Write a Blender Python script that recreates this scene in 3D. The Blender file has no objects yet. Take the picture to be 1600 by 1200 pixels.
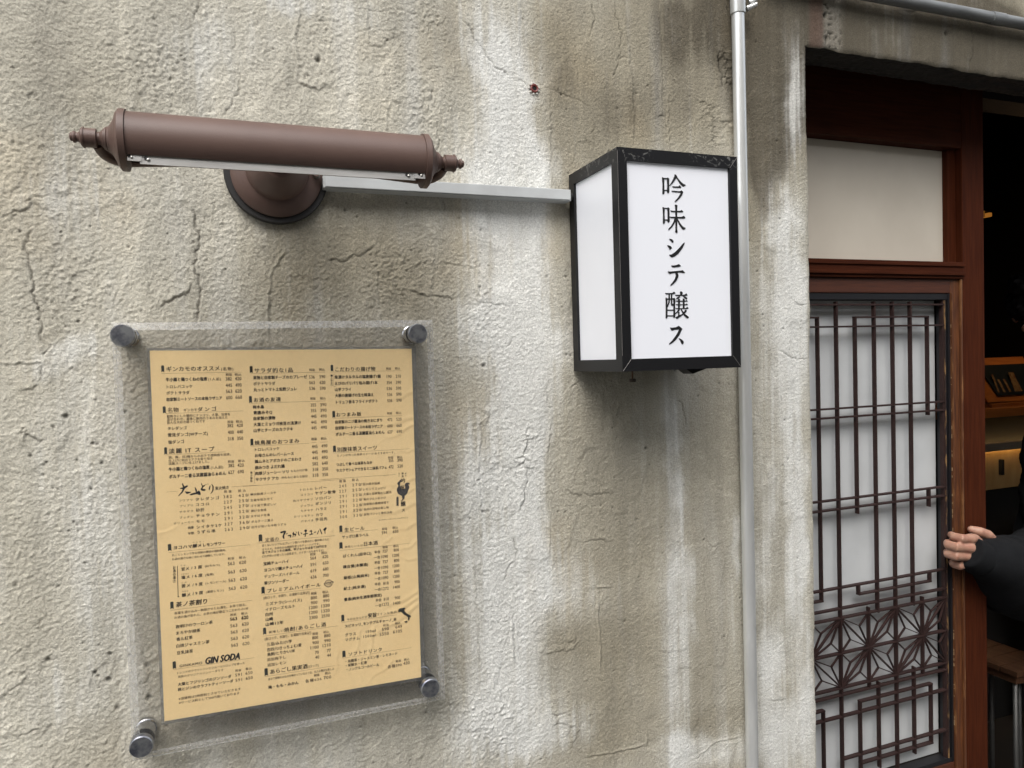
import bpy, bmesh, math, random
import numpy as np
from mathutils import Vector, Matrix
random.seed(7); np.random.seed(7)
SC = bpy.context.scene
COL = SC.collection
R = math.radians

# ---------------- camera ----------------
cam = bpy.data.cameras.new('camera'); camo = bpy.data.objects.new('camera', cam); COL.objects.link(camo)
yaw, pitch, roll = .357, -.0336, -.0300
cy, sy, cp, sp = math.cos(yaw), math.sin(yaw), math.cos(pitch), math.sin(pitch)
fw = Vector((sy*cp, cy*cp, sp)); rt = Vector((cy, -sy, 0)); up = rt.cross(fw)
r2 = rt*math.cos(roll)+up*math.sin(roll); u2 = -rt*math.sin(roll)+up*math.cos(roll)
M = Matrix((r2, u2, -fw)).transposed().to_4x4(); M.translation = Vector((-.1512, -.927, 1.4894))
camo.matrix_world = M
cam.sensor_width = 36; cam.lens = 36*1119.64/1600; cam.clip_start = .02; cam.clip_end = 200
SC.camera = camo
# ---------------- world and sun ----------------
W = bpy.data.worlds.new("World"); SC.world = W; W.use_nodes = True
nt = W.node_tree; bg = nt.nodes['Background']
sky = nt.nodes.new('ShaderNodeTexSky'); sky.sky_type = 'NISHITA'; sky.sun_disc = False
SUN_TO = Vector((-.55, -.80, 1.35)).normalized()
sky.sun_elevation = math.asin(SUN_TO.z); sky.sun_rotation = math.atan2(SUN_TO.x, SUN_TO.y)
sky.dust_density = 4; sky.air_density = 1.2
hs = nt.nodes.new('ShaderNodeHueSaturation'); hs.inputs['Saturation'].default_value = .35
nt.links.new(sky.outputs[0], hs.inputs['Color']); nt.links.new(hs.outputs[0], bg.inputs[0])
bg.inputs[1].default_value = .15
sl = bpy.data.lights.new('sun', 'SUN'); sl.energy = .85; sl.angle = R(50); sl.color = (1, .97, .92)
so = bpy.data.objects.new('sun', sl); COL.objects.link(so); so.location = (-2, -3, 5)
so.rotation_euler = SUN_TO.to_track_quat('Z', 'Y').to_euler()
SC.view_settings.view_transform = 'Standard'; SC.view_settings.look = 'None'
SC.view_settings.exposure = .98; SC.view_settings.gamma = 1
SC.cycles.use_denoising = True; SC.cycles.denoising_prefilter = 'ACCURATE'; SC.cycles.max_bounces = 8; SC.cycles.transparent_max_bounces = 24

# ---------------- helpers ----------------
def mat(name, col, rough=.6, metal=0, col2=None, nscale=30, bump=0, bscale=200, spec=.5, stretch=(1,1,1), coat=0, ramp=(.35,.7)):
    m = bpy.data.materials.new(name); m.use_nodes = True; n = m.node_tree; L = n.links
    p = n.nodes['Principled BSDF']
    p.inputs['Roughness'].default_value = rough; p.inputs['Metallic'].default_value = metal
    p.inputs['Specular IOR Level'].default_value = spec
    if coat: p.inputs['Coat Weight'].default_value = coat; p.inputs['Coat Roughness'].default_value = .15
    col2 = col2 or tuple(c*.85 for c in col)
    tc = n.nodes.new('ShaderNodeTexCoord'); mp = n.nodes.new('ShaderNodeMapping'); mp.inputs['Scale'].default_value = stretch
    L.new(tc.outputs['Object'], mp.inputs[0])
    nz = n.nodes.new('ShaderNodeTexNoise'); nz.inputs['Scale'].default_value = nscale; nz.inputs['Detail'].default_value = 6
    L.new(mp.outputs[0], nz.inputs['Vector'])
    cr = n.nodes.new('ShaderNodeValToRGB'); cr.color_ramp.elements[0].position = ramp[0]; cr.color_ramp.elements[1].position = ramp[1]
    cr.color_ramp.elements[0].color = (*col, 1); cr.color_ramp.elements[1].color = (*col2, 1)
    L.new(nz.outputs['Fac'], cr.inputs[0]); L.new(cr.outputs[0], p.inputs['Base Color'])
    if bump:
        nb = n.nodes.new('ShaderNodeTexNoise'); nb.inputs['Scale'].default_value = bscale; nb.inputs['Detail'].default_value = 4
        L.new(mp.outputs[0], nb.inputs['Vector'])
        b = n.nodes.new('ShaderNodeBump'); b.inputs['Strength'].default_value = 1; b.inputs['Distance'].default_value = bump
        L.new(nb.outputs['Fac'], b.inputs['Height']); L.new(b.outputs[0], p.inputs['Normal'])
    return m
def emit(name, col, s):
    m = bpy.data.materials.new(name); m.use_nodes = True; p = m.node_tree.nodes['Principled BSDF']
    p.inputs['Base Color'].default_value = (*[c*.15 for c in col], 1); p.inputs['Emission Color'].default_value = (*col, 1); p.inputs['Emission Strength'].default_value = s
    return m
def props(o, label=None, cat=None, group=None, kind=None):
    if label: o['label'] = label
    if cat: o['category'] = cat
    if group: o['group'] = group
    if kind: o['kind'] = kind
    return o
def thing(name, loc, label, cat, group=None):
    o = bpy.data.objects.new(name, None); COL.objects.link(o); o.location = loc; o.empty_display_size = .05
    bpy.context.view_layer.update()
    return props(o, label, cat, group)
def link(name, me, m, parent=None, smooth=False, **k):
    o = bpy.data.objects.new(name, me); COL.objects.link(o)
    for x in (m if isinstance(m, (list, tuple)) else [m]): me.materials.append(x)
    if smooth:
        me.polygons.foreach_set('use_smooth', [True]*len(me.polygons))
    if parent is not None:      # vertices are given in world coordinates
        o.parent = parent; o.matrix_parent_inverse = Matrix.Translation(-Vector(parent.location)) if parent.parent is None and parent.type == 'EMPTY' else Matrix.Identity(4)
    return props(o, **k)
def bmo(name, bm, m, parent=None, smooth=False, bevel=0, **k):
    if bevel:
        bmesh.ops.bevel(bm, geom=[e for e in bm.edges if e.calc_face_angle(0) > .6], offset=bevel, segments=2, affect='EDGES', profile=.7)
    bmesh.ops.recalc_face_normals(bm, faces=bm.faces)
    me = bpy.data.meshes.new(name); bm.to_mesh(me); bm.free()
    return link(name, me, m, parent, smooth, **k)
def abox(bm, x0, x1, y0, y1, z0, z1):
    r = bmesh.ops.create_cube(bm, size=1)
    bmesh.ops.transform(bm, matrix=Matrix.Translation(((x0+x1)/2, (y0+y1)/2, (z0+z1)/2)) @ Matrix.Diagonal((abs(x1-x0), abs(y1-y0), abs(z1-z0), 1)), verts=r['verts'])
def box(name, x0, x1, y0, y1, z0, z1, m, parent=None, bevel=0, **k):
    bm = bmesh.new(); abox(bm, x0, x1, y0, y1, z0, z1); return bmo(name, bm, m, parent, bevel=bevel, **k)
def tube(bm, pts, rad, n=16, cap=True):
    pts = [Vector(p) for p in pts]
    if not isinstance(rad, (list, tuple)): rad = [rad]*len(pts)
    prev = None; rings = []
    for i, p in enumerate(pts):
        d = (pts[min(i+1, len(pts)-1)]-pts[max(i-1, 0)]).normalized()
        if prev is None: a = d.orthogonal().normalized()
        else: a = (prev-d*prev.dot(d)).normalized()
        prev = a; b = d.cross(a)
        rings.append([bm.verts.new(p+(a*math.cos(t)+b*math.sin(t))*rad[i]) for t in [2*math.pi*k/n for k in range(n)]])
    for A, B in zip(rings, rings[1:]):
        for k in range(n): bm.faces.new((A[k], A[(k+1) % n], B[(k+1) % n], B[k]))
    if cap: bm.faces.new(rings[0][::-1]); bm.faces.new(rings[-1])
def capsule(bm, pts, rad, n=14):
    pts = [Vector(p) for p in pts]; P = []; Q = []
    d0 = (pts[0]-pts[1]).normalized(); d1 = (pts[-1]-pts[-2]).normalized()
    for a in (80, 55, 28): P.append(pts[0]+d0*rad[0]*math.sin(R(a))); Q.append(rad[0]*math.cos(R(a)))
    for i in range(len(pts)):
        P.append(pts[i]); Q.append(rad[i])
    for a in (28, 55, 80): P.append(pts[-1]+d1*rad[-1]*math.sin(R(a))); Q.append(rad[-1]*math.cos(R(a)))
    tube(bm, P, Q, n)
def spline(pts, n=6):
    P = [Vector(p) for p in pts]; P = [P[0]*2-P[1]]+P+[P[-1]*2-P[-2]]; o = []
    for i in range(1, len(P)-2):
        for k in range(n):
            t = k/n
            o.append(.5*((2*P[i])+(P[i+1]-P[i-1])*t+(2*P[i-1]-5*P[i]+4*P[i+1]-P[i+2])*t*t+(3*P[i]-P[i-1]-3*P[i+1]+P[i+2])*t**3))
    return o+[P[-2]]
def lathe(bm, prof, origin, axis, n=48):
    """prof: list of (distance along axis, radius)"""
    o = Vector(origin); ax = Vector(axis).normalized(); a = ax.orthogonal().normalized(); b = ax.cross(a); rings = []
    for t, r in prof:
        rings.append([bm.verts.new(o+ax*t+(a*math.cos(q)+b*math.sin(q))*max(r, 1e-5)) for q in [2*math.pi*k/n for k in range(n)]])
    for A, B in zip(rings, rings[1:]):
        for k in range(n): bm.faces.new((A[k], A[(k+1) % n], B[(k+1) % n], B[k]))
    if prof[0][1] > 1e-4: bm.faces.new(rings[0][::-1])
    if prof[-1][1] > 1e-4: bm.faces.new(rings[-1])
def sharp(o, ang=35):
    me = o.data; bm = bmesh.new(); bm.from_mesh(me)
    for e in bm.edges:
        if e.calc_face_angle(0) > R(ang): e.smooth = False
    for f in bm.faces: f.smooth = True
    bm.to_mesh(me); bm.free(); return o

# ---------------- noise ----------------
def vn(X, Z, seed, fx, fz=None, rot=.6):
    fz = fz or fx; rs = np.random.RandomState(seed); T = rs.rand(256, 256)
    c, s = math.cos(rot+seed), math.sin(rot+seed)
    if fx != fz: c, s = 1, 0
    A = (X*c+Z*s)*fx+17.3*seed; B = (-X*s+Z*c)*fz+9.1*seed
    i = np.floor(A).astype(int); j = np.floor(B).astype(int); a = A-i; b = B-j
    a = a*a*a*(a*(a*6-15)+10); b = b*b*b*(b*(b*6-15)+10)
    i0, i1, j0, j1 = i % 256, (i+1) % 256, j % 256, (j+1) % 256
    return (T[i0, j0]*(1-a)*(1-b)+T[i1, j0]*a*(1-b)+T[i0, j1]*(1-a)*b+T[i1, j1]*a*b)*2-1
def fbm(X, Z, seed, fx, fz=None, o=4, g=.5):
    r = 0; A = 1; S = 0
    for k in range(o):
        r = r+A*vn(X, Z, seed+k*13, fx*2**k, (fz or fx)*2**k, .6 if not fz else 0); S += A; A *= g
    return r/S

# ---------------- the stucco wall ----------------
CRACKS = [["c2",[[-0.1824,1.9232],[-0.1844,1.9155],[-0.1891,1.9074],[-0.1898,1.9009],[-0.1877,1.8993]]],["r1",[[-0.1768,1.924],[-0.177,1.9073],[-0.1764,1.8795],[-0.1765,1.8627]]],["c1",[[-0.1464,1.9002],[-0.1455,1.8871],[-0.1492,1.8659]]],["c2",[[-0.1421,1.8432],[-0.1433,1.8231],[-0.1462,1.8162],[-0.1517,1.8128],[-0.1558,1.7992],[-0.1598,1.7885]]],["c1",[[-0.2477,1.8713],[-0.2473,1.8542],[-0.2501,1.8267]]],["c1",[[-0.2203,1.8318],[-0.2209,1.8097],[-0.2187,1.7878]]],["c2",[[-0.361,1.7888],[-0.3592,1.7941],[-0.3561,1.7979],[-0.3548,1.7928],[-0.3508,1.7976]]],["c1",[[-0.2788,1.7338],[-0.2788,1.7139],[-0.2755,1.6978],[-0.2724,1.6944],[-0.2715,1.6781],[-0.2714,1.6617],[-0.2698,1.6399]]],["r2",[[-0.0677,1.9398],[-0.0717,1.9102],[-0.0753,1.9],[-0.0762,1.8747],[-0.0742,1.8575],[-0.0749,1.8399]]],["s3",[[-0.0749,1.8399],[-0.0678,1.8367],[-0.0564,1.835],[-0.0503,1.8323],[-0.0477,1.8349],[-0.0427,1.8394],[-0.0378,1.8403],[-0.035,1.8372]]],["c1",[[-0.0388,1.944],[-0.0212,1.9426],[-0.0035,1.9401],[0.0145,1.9393],[0.0267,1.9404],[0.0494,1.9422],[0.0683,1.9432],[0.0937,1.9415],[0.1153,1.9418],[0.1285,1.9436],[0.1342,1.9471]]],["c2",[[0.1342,1.9471],[0.1439,1.94],[0.1525,1.9296],[0.1611,1.918],[0.1697,1.9042],[0.1785,1.8935],[0.1897,1.8841],[0.2079,1.8731]]],["c1",[[0.2079,1.8731],[0.2289,1.8678]]],["s2",[[0.0174,1.897],[0.0251,1.8949],[0.0334,1.8996],[0.0419,1.9061],[0.0474,1.9149]]],["r1",[[0.0139,1.9516],[0.0118,1.9213],[0.0132,1.9035],[0.0174,1.897]]],["c1",[[0.0342,1.8758],[0.0349,1.8536],[0.0357,1.8354]]],["r2",[[0.0339,1.8271],[0.0314,1.7862]]],["s2",[[0.0412,1.8288],[0.0547,1.8274]]],["c1",[[0.0902,1.8719],[0.0968,1.8757],[0.1044,1.8766]]],["c2",[[0.0948,1.8475],[0.0924,1.8307]]],["c2",[[0.0998,1.8043],[0.1003,1.7876],[0.0974,1.7665]]],["s3",[[-0.3639,1.6895],[-0.3624,1.6791],[-0.3654,1.6729],[-0.3701,1.6692],[-0.3775,1.6697],[-0.3818,1.6661],[-0.3827,1.6591]]],["c3",[[-0.3675,1.6545],[-0.3677,1.6387],[-0.3668,1.6361],[-0.3718,1.6316],[-0.3712,1.6281],[-0.369,1.6195],[-0.3683,1.609],[-0.3665,1.5985],[-0.3643,1.5915],[-0.3649,1.5844],[-0.3673,1.58],[-0.3653,1.5686],[-0.362,1.5651],[-0.3622,1.5492],[-0.3602,1.5368],[-0.3585,1.5244],[-0.3566,1.5155]]],["c2",[[-0.3509,1.5233],[-0.3567,1.5137],[-0.3595,1.5093]]],["c2",[[-0.3589,1.4978],[-0.3609,1.4872],[-0.3638,1.4793]]],["r2",[[-0.3998,1.5039],[-0.3594,1.5031]]],["c1",[[-0.2173,1.6788],[-0.2157,1.6565],[-0.2118,1.6267]]],["c3",[[-0.197,1.6853],[-0.1983,1.6609],[-0.1976,1.6534],[-0.1993,1.6289],[-0.202,1.6138],[-0.201,1.6044],[-0.1969,1.5913],[-0.1966,1.5761],[-0.1982,1.5383]]],["s3",[[-0.2047,1.5912],[-0.2075,1.5855],[-0.2173,1.577],[-0.226,1.5733],[-0.2425,1.5621]]],["c1",[[-0.1758,1.6995],[-0.177,1.6617]]],["c1",[[-0.2511,1.6147],[-0.2457,1.5667]]],["s2",[[-0.3085,1.6199],[-0.3135,1.6135],[-0.313,1.6064],[-0.3076,1.6037]]],["c1",[[-0.3257,1.6204],[-0.3253,1.6115]]],["c2",[[-0.3129,1.5181],[-0.314,1.5108]]],["s2",[[-0.3351,1.4952],[-0.3282,1.4923]]],["c1",[[-0.1386,1.6689],[-0.1399,1.6573],[-0.1455,1.6542]]],["s3",[[-0.0508,1.625],[-0.0371,1.6239],[-0.0222,1.6232],[-0.0191,1.6273],[-0.0049,1.6297],[0.0034,1.636],[0.0129,1.6434]]],["r2",[[0.0129,1.6434],[0.0116,1.6239],[0.0132,1.5953],[0.0141,1.5624]]],["r2",[[-0.0945,1.6354],[-0.1004,1.6284],[-0.1074,1.6175],[-0.1143,1.6076],[-0.118,1.5861],[-0.1206,1.5666],[-0.1231,1.5159]]],["s2",[[0.028,1.6325],[0.0405,1.6328],[0.0497,1.6268],[0.0527,1.6206]]],["s3",[[0.0536,1.5873],[0.0683,1.5801],[0.0811,1.577],[0.0963,1.577],[0.1073,1.5771],[0.1172,1.5745]]],["s2",[[0.0299,1.6284],[0.0336,1.6161],[0.0278,1.5995],[0.0371,1.5976]]],["s2",[[0.0368,1.5893],[0.045,1.5831]]],["r1",[[0.0899,1.6445],[0.0871,1.596],[0.0835,1.5854]]],["s1",[[-0.0995,1.6039],[-0.0883,1.6011],[-0.0693,1.5964],[-0.0499,1.5976],[-0.0438,1.6027],[-0.0303,1.5948]]],["c2",[[0.1028,1.7039],[0.105,1.6892]]],["r1",[[0.1001,1.6236],[0.1467,1.6181]]],["s2",[[0.1473,1.5707],[0.161,1.5686],[0.1747,1.5653],[0.1886,1.5631]]],["r1",[[0.1461,1.5664],[0.1511,1.616]]],["r1",[[-0.035,1.6811],[-0.0368,1.659]]],["c2",[[0.1965,1.5157],[0.1868,1.5071]]],["c1",[[0.1556,1.4751],[0.1505,1.4579]]],["c1",[[0.2079,1.8738],[0.2318,1.8672]]],["c1",[[0.2475,1.8644],[0.2737,1.8636],[0.3031,1.8545],[0.3302,1.8463]]],["c2",[[0.3377,1.9985],[0.3352,1.9658],[0.3302,1.9517],[0.3223,1.9426]]],["c1",[[0.3061,1.9539],[0.3052,1.9244],[0.3045,1.9003],[0.3082,1.8738]]],["c2",[[0.3734,2.0037],[0.3772,1.9715],[0.3814,1.9556],[0.3762,1.9358],[0.3735,1.919],[0.3885,1.9235]]],["r2",[[0.3865,1.9672],[0.3904,1.9375],[0.3936,1.902],[0.3955,1.858],[0.394,1.8024]]],["c2",[[0.3734,1.9163],[0.3624,1.8931]]],["r1",[[0.4465,2.0143],[0.4456,1.9442],[0.444,1.8485]]],["s2",[[0.4363,1.8422],[0.4512,1.8464]]],["r2",[[0.4553,1.875],[0.4551,1.8411],[0.4566,1.7958]]],["s2",[[0.506,1.8772],[0.5232,1.8731],[0.5332,1.8538],[0.536,1.825],[0.537,1.7959]]],["c3",[[0.5514,1.9543],[0.5492,1.9337],[0.5558,1.9141],[0.5589,1.897]]],["s3",[[0.5568,1.9564],[0.5616,1.9351],[0.566,1.8977]]],["c1",[[0.3326,1.8248],[0.3304,1.8029],[0.3318,1.7758]]],["s1",[[0.3003,1.7601],[0.3004,1.7843],[0.3059,1.7955],[0.3318,1.7975]]],["s2",[[0.5471,1.8492],[0.5648,1.8478],[0.5699,1.8336]]],["r1",[[0.2632,1.8559],[0.2616,1.8027],[0.2588,1.76]]],["s2",[[0.1385,1.4039],[0.1526,1.4014],[0.1582,1.4095],[0.148,1.4236]]],["r2",[[0.1472,1.3983],[0.1421,1.3512],[0.1431,1.2763]]],["s3",[[0.2108,1.4013],[0.2127,1.37],[0.2075,1.2974],[0.2015,1.2858],[0.192,1.2764]]],["r1",[[0.2463,1.4587],[0.2421,1.4449],[0.2522,1.4024],[0.243,1.3503]]],["r1",[[0.2412,1.2942],[0.2435,1.2445],[0.2441,1.2019]]],["s2",[[0.2645,1.3026],[0.2877,1.2951],[0.3154,1.2907],[0.3519,1.2909]]],["c2",[[0.4593,1.4205],[0.4702,1.4162],[0.4736,1.3783]]],["c2",[[0.2844,1.4466],[0.2944,1.4551]]],["c1",[[0.3019,1.3745],[0.2969,1.3391]]],["r1",[[0.5209,1.3792],[0.5143,1.2989]]],["s2",[[0.2935,1.2245],[0.3458,1.222]]],["s2",[[0.5094,1.1913],[0.5278,1.193],[0.5182,1.1786]]],["c2",[[0.191,1.2435],[0.1937,1.2153]]],["r1",[[0.1322,1.2142],[0.1298,1.1633],[0.1441,1.144],[0.1477,1.1228]]],["c2",[[0.1898,1.2068],[0.1743,1.1828]]],["r2",[[0.3155,1.1561],[0.3377,1.153]]],["r3",[[0.3174,1.154],[0.3176,1.1175],[0.3182,1.0293]]],["r3",[[0.1837,1.131],[0.1843,1.0924],[0.1861,1.0676]]],["s2",[[0.2268,1.0745],[0.2576,1.0728],[0.2771,1.0713],[0.2794,1.0835],[0.258,1.0871]]],["r2",[[0.2922,0.9103],[0.341,0.9061],[0.3915,0.9054]]],["r2",[[0.3941,0.9246],[0.3927,0.9052]]],["c2",[[0.2626,0.9816],[0.2547,0.9796],[0.2394,0.9846]]],["s2",[[0.2389,0.9685],[0.264,0.9632],[0.2654,0.9448]]],["s2",[[0.2856,0.9587],[0.2772,0.9422],[0.2688,0.9258]]],["c1",[[0.5065,1.1662],[0.5014,1.0543]]],["s2",[[0.6219,0.929],[0.6518,0.9252]]],["r1",[[0.4831,0.8665],[0.5156,0.8829],[0.5578,0.8817]]],["s1",[[0.4168,1.0455],[0.4738,1.0376]]],["c1",[[0.1361,1.1178],[0.1349,1.0594]]],["s2",[[0.1689,1.0147],[0.1612,1.0022],[0.1753,0.9853]]],["s3",[[-0.3852,1.4335],[-0.3766,1.4241],[-0.3693,1.4183],[-0.3617,1.4171]]],["s2",[[-0.4167,1.1321],[-0.4043,1.144],[-0.3935,1.1491],[-0.3897,1.1665]]],["s2",[[-0.3835,1.4704],[-0.3714,1.4734],[-0.3651,1.4785]]],["s2",[[-0.4187,1.0896],[-0.4066,1.0923],[-0.3916,1.0909],[-0.3762,1.0931]]],["c2",[[-0.3833,1.2086],[-0.3754,1.2146],[-0.3745,1.2]]],["c1",[[-0.2768,1.1651],[-0.2758,1.1498],[-0.2814,1.1357]]],["s2",[[-0.274,1.1533],[-0.268,1.137],[-0.2786,1.1238]]],["s2",[[0.6839,1.5711],[0.7046,1.5659]]],["c2",[[0.6502,1.4944],[0.682,1.4782],[0.7107,1.4753]]],["s3",[[0.9199,2.0667],[1.0647,2.0927]]],["c1",[[0.771,1.9685],[0.8115,1.9523],[0.8679,1.9735]]],["c2",[[1.0873,1.9831],[1.0958,2.018],[1.0837,2.0841]]],["r1",[[1.1478,1.9783],[1.1454,2.0698]]]]
PITS = [[-0.0493,1.8691,0.0038],[-0.0851,1.8553,0.001],[-0.0665,1.847,0.001],[-0.0626,1.849,0.001],[-0.0461,1.8524,0.0008],[0.1977,1.8807,0.0013],[0.1722,1.7708,0.0011],[-0.3529,1.7513,0.0012],[-0.3074,1.6546,0.0016],[-0.3362,1.6468,0.0009],[-0.2283,1.6486,0.0009],[-0.1668,1.6078,0.0021],[-0.318,1.5641,0.0013],[-0.3238,1.5471,0.0023],[-0.3365,1.5422,0.0014],[-0.3748,1.6463,0.0011],[-0.0239,1.6856,0.0022],[0.0554,1.6978,0.0013],[0.1547,1.4817,0.0022],[0.0782,1.6201,0.0008],[0.2394,1.8627,0.0037],[0.1535,1.4825,0.0027],[0.3484,1.3859,0.0014],[0.1366,1.4006,0.0013],[-0.3406,1.4408,0.0032],[-0.3535,1.4298,0.0018],[-0.3153,1.4092,0.0025],[-0.3112,1.4078,0.0022],[-0.3319,1.3911,0.0018],[-0.3073,1.3859,0.0026],[-0.2991,1.375,0.0015],[-0.3191,1.3573,0.0018],[-0.3614,1.3909,0.0018],[-0.3381,1.322,0.0014],[-0.3351,1.318,0.0014],[-0.3432,1.3124,0.0018],[-0.314,1.3286,0.0015],[-0.3565,1.3618,0.0018],[-0.352,1.3603,0.0018],[-0.311,1.1355,0.0037],[-0.3043,1.1016,0.003],[-0.3251,1.1456,0.0029],[-0.3082,1.1649,0.0022],[-0.3353,1.1825,0.0015],[-0.3762,1.3992,0.0025],[-0.3697,1.1694,0.0032],[-0.31,1.4581,0.0015],[-0.3291,1.2735,0.0015],[-0.3211,1.1281,0.0015],[-0.3651,1.3769,0.0018],[-0.295,1.3942,0.0015],[-0.2887,1.1596,0.0022],[-0.271,1.1451,0.0034],[-0.2709,1.1071,0.0037],[-0.2815,1.4427,0.0026],[-0.2728,1.3784,0.0019],[-0.2822,1.3884,0.0015],[1.0295,2.0411,0.0045],[0.7562,2.0335,0.0042],[0.7609,1.9982,0.0042],[0.147,1.283,0.0026],[0.405,1.3524,0.0029]]
WHITE = [[0.1864,1.9254,0.0415,0.0772,0.8],[0.2066,1.833,0.0319,0.0782,0.9],[0.177,1.7787,0.0553,0.0517,0.6],[0.1522,1.717,0.0544,0.0515,0.5],[0.203,1.7197,0.0564,0.0524,0.55],[0.2335,1.633,0.027,0.0976,0.85],[0.1908,1.632,0.0374,0.0787,0.6],[0.1528,1.5967,0.0365,0.0518,0.3],[0.1596,1.5273,0.0551,0.0435,0.55],[0.206,1.5178,0.057,0.0531,0.75],[0.254,1.5079,0.0393,0.036,0.5],[0.213,1.4376,0.0363,0.0534,0.9],[0.173,1.3689,0.0559,0.0617,0.8],[0.2186,1.3117,0.0231,0.0809,0.7],[0.1646,1.2545,0.0558,0.0708,0.8],[0.2244,1.1842,0.0583,0.0544,0.55],[0.1757,1.1639,0.0517,0.0625,0.85],[0.1539,1.0688,0.0511,0.0623,0.85],[0.2087,0.9949,0.0484,0.0547,0.6],[0.1506,0.9706,0.0558,0.0537,0.8],[0.2574,0.9664,0.0401,0.0279,0.4],[0.2825,1.1298,0.0406,0.0371,0.35],[0.4446,1.4269,0.0112,0.0578,0.42],[0.4488,1.3298,0.0146,0.0776,0.5],[0.4528,1.2221,0.017,0.0586,0.7],[0.4568,1.1134,0.0194,0.059,0.9],[0.4492,0.9959,0.0193,0.0592,0.6],[0.4485,0.8816,0.0251,0.0348,1.1],[0.6848,1.6123,0.0233,0.1234,0.75],[0.6341,1.6217,0.0276,0.0911,0.5],[0.655,1.7135,0.0278,0.0406,0.6],[0.6691,1.4785,0.0334,0.1237,0.7],[0.6238,1.439,0.025,0.0815,0.3],[0.6841,1.2697,0.0209,0.1465,0.75],[0.6264,1.2749,0.0302,0.0617,0.5],[0.6174,1.1519,0.0252,0.0516,0.6],[0.6865,1.0689,0.021,0.1376,0.75],[0.6272,1.0256,0.033,0.0521,0.6],[0.6132,0.9654,0.0328,0.0624,0.6],[0.6366,0.8661,0.0513,0.0527,0.8],[0.7024,0.8735,0.0187,0.0752,0.6],[0.5188,0.8812,0.0477,0.0254,0.55],[0.5538,1.0787,0.0121,0.0914,0.35],[0.56,1.1898,0.0097,0.0405,0.7],[-0.3393,1.5061,0.0372,0.0107,0.45],[-0.3231,1.4478,0.0441,0.0434,0.3],[-0.318,1.272,0.0319,0.0806,0.5],[-0.358,1.3637,0.0307,0.043,0.25],[-0.3716,1.1268,0.0245,0.0434,0.45],[-0.318,1.1238,0.0192,0.0444,0.3],[-0.1578,1.8818,0.0569,0.0377,0.4],[-0.1738,1.835,0.0422,0.0451,0.3],[-0.0794,1.9304,0.0378,0.0124,0.6],[0.0022,1.934,0.0403,0.0128,0.4],[0.0331,1.8898,0.0495,0.0406,0.15],[-0.2675,1.6947,0.0786,0.0729,0.22],[-0.3434,1.6906,0.0368,0.0564,0.2],[0.0424,1.2087,0.0341,0.0509,0.2],[0.3543,1.4591,0.0105,0.0187,0.2],[0.6844,1.8977,0.0128,0.0709,0.45],[0.6908,1.8984,0.0154,0.1015,0.25]]
DARK = [[-0.0102,1.595,0.1051,0.0813,0.45],[0.0243,1.6447,0.0828,0.0493,0.3],[-0.0727,1.6103,0.0616,0.0476,0.3],[0.0722,1.5707,0.0516,0.0504,0.25],[0.3885,1.9235,0.1489,0.1197,0.42],[0.5096,1.9282,0.0689,0.1437,0.35],[0.477,1.9811,0.0674,0.0567,0.3],[0.3232,1.8168,0.0816,0.1087,0.35],[0.429,1.835,0.0766,0.0469,0.3],[0.6609,1.9855,0.0756,0.1101,1.25],[0.6515,1.8444,0.0629,0.0704,0.9],[0.6312,1.7727,0.0374,0.0502,0.6],[0.6203,1.5609,0.0311,0.1213,0.35],[0.6174,1.7118,0.0198,0.0601,0.5],[0.3941,1.3531,0.1195,0.1047,0.15],[0.3206,1.377,0.0516,0.0742,0.1],[0.5183,1.3443,0.0588,0.1387,0.2],[0.3479,1.2339,0.1057,0.0943,0.3],[0.3454,1.1489,0.0952,0.0852,0.2],[0.2607,1.0775,0.04,0.0166,0.3],[0.3433,1.073,0.1059,0.038,0.3],[0.3836,0.9693,0.1092,0.0871,0.32],[0.3086,0.9652,0.0726,0.0756,0.25],[0.5104,1.025,0.0591,0.1005,0.22],[0.5198,0.9218,0.0477,0.0203,0.25],[0.6379,0.9292,0.0513,0.021,0.35],[0.6221,1.0786,0.0152,0.0311,0.3],[0.1048,1.3738,0.0177,0.1032,0.3],[0.1034,1.2005,0.0196,0.1215,0.35],[0.0897,1.0628,0.0222,0.0522,0.3],[-0.374,1.5493,0.036,0.0843,0.12],[-0.3927,1.2674,0.0239,0.1135,0.2],[-0.3323,1.8038,0.0678,0.0774,0.25],[-0.2838,1.7658,0.0386,0.0576,0.2],[0.0677,1.9267,0.0508,0.0493,0.12],[0.1366,1.9191,0.0356,0.0506,0.25],[0.2668,1.9268,0.0244,0.0618,0.3],[0.1534,1.8874,0.0144,0.051,0.2],[-0.334,1.0526,0.0381,0.0443,0.2],[0.9118,2.0173,0.3238,0.0969,1.35],[0.772,2.0202,0.0404,0.0413,0.6],[1.1448,2.0124,0.0996,0.0574,1.2],[1.033,2.066,0.1877,0.0667,0.7]]  # dark blobs; top right and lintel ones partly paint in overhang shade
ROUGH = [[-0.2452,1.8327,0.0478],[-0.2199,1.841,0.0297],[0.0936,1.9384,0.0231],[0.0937,1.8183,0.0316],[-0.1763,1.6428,0.0286],[-0.3285,1.5757,0.0359],[0.0763,1.6253,0.0379],[0.1628,1.5534,0.0327],[0.0229,1.6077,0.031],[0.2055,1.3532,0.069],[0.2286,1.1311,0.0631],[0.1396,1.0066,0.0682],[0.3194,1.2903,0.0432],[0.3758,1.1085,0.0442],[-0.0461,1.9038,0.0239]]
JX, LZ = .717, 1.981
def axisgrid(segs):
    o = []
    for a, b, s in segs: o += list(np.linspace(a, b, max(2, int(round((b-a)/s))+1))[:-1])
    return np.array(o+[segs[-1][1]])
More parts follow.
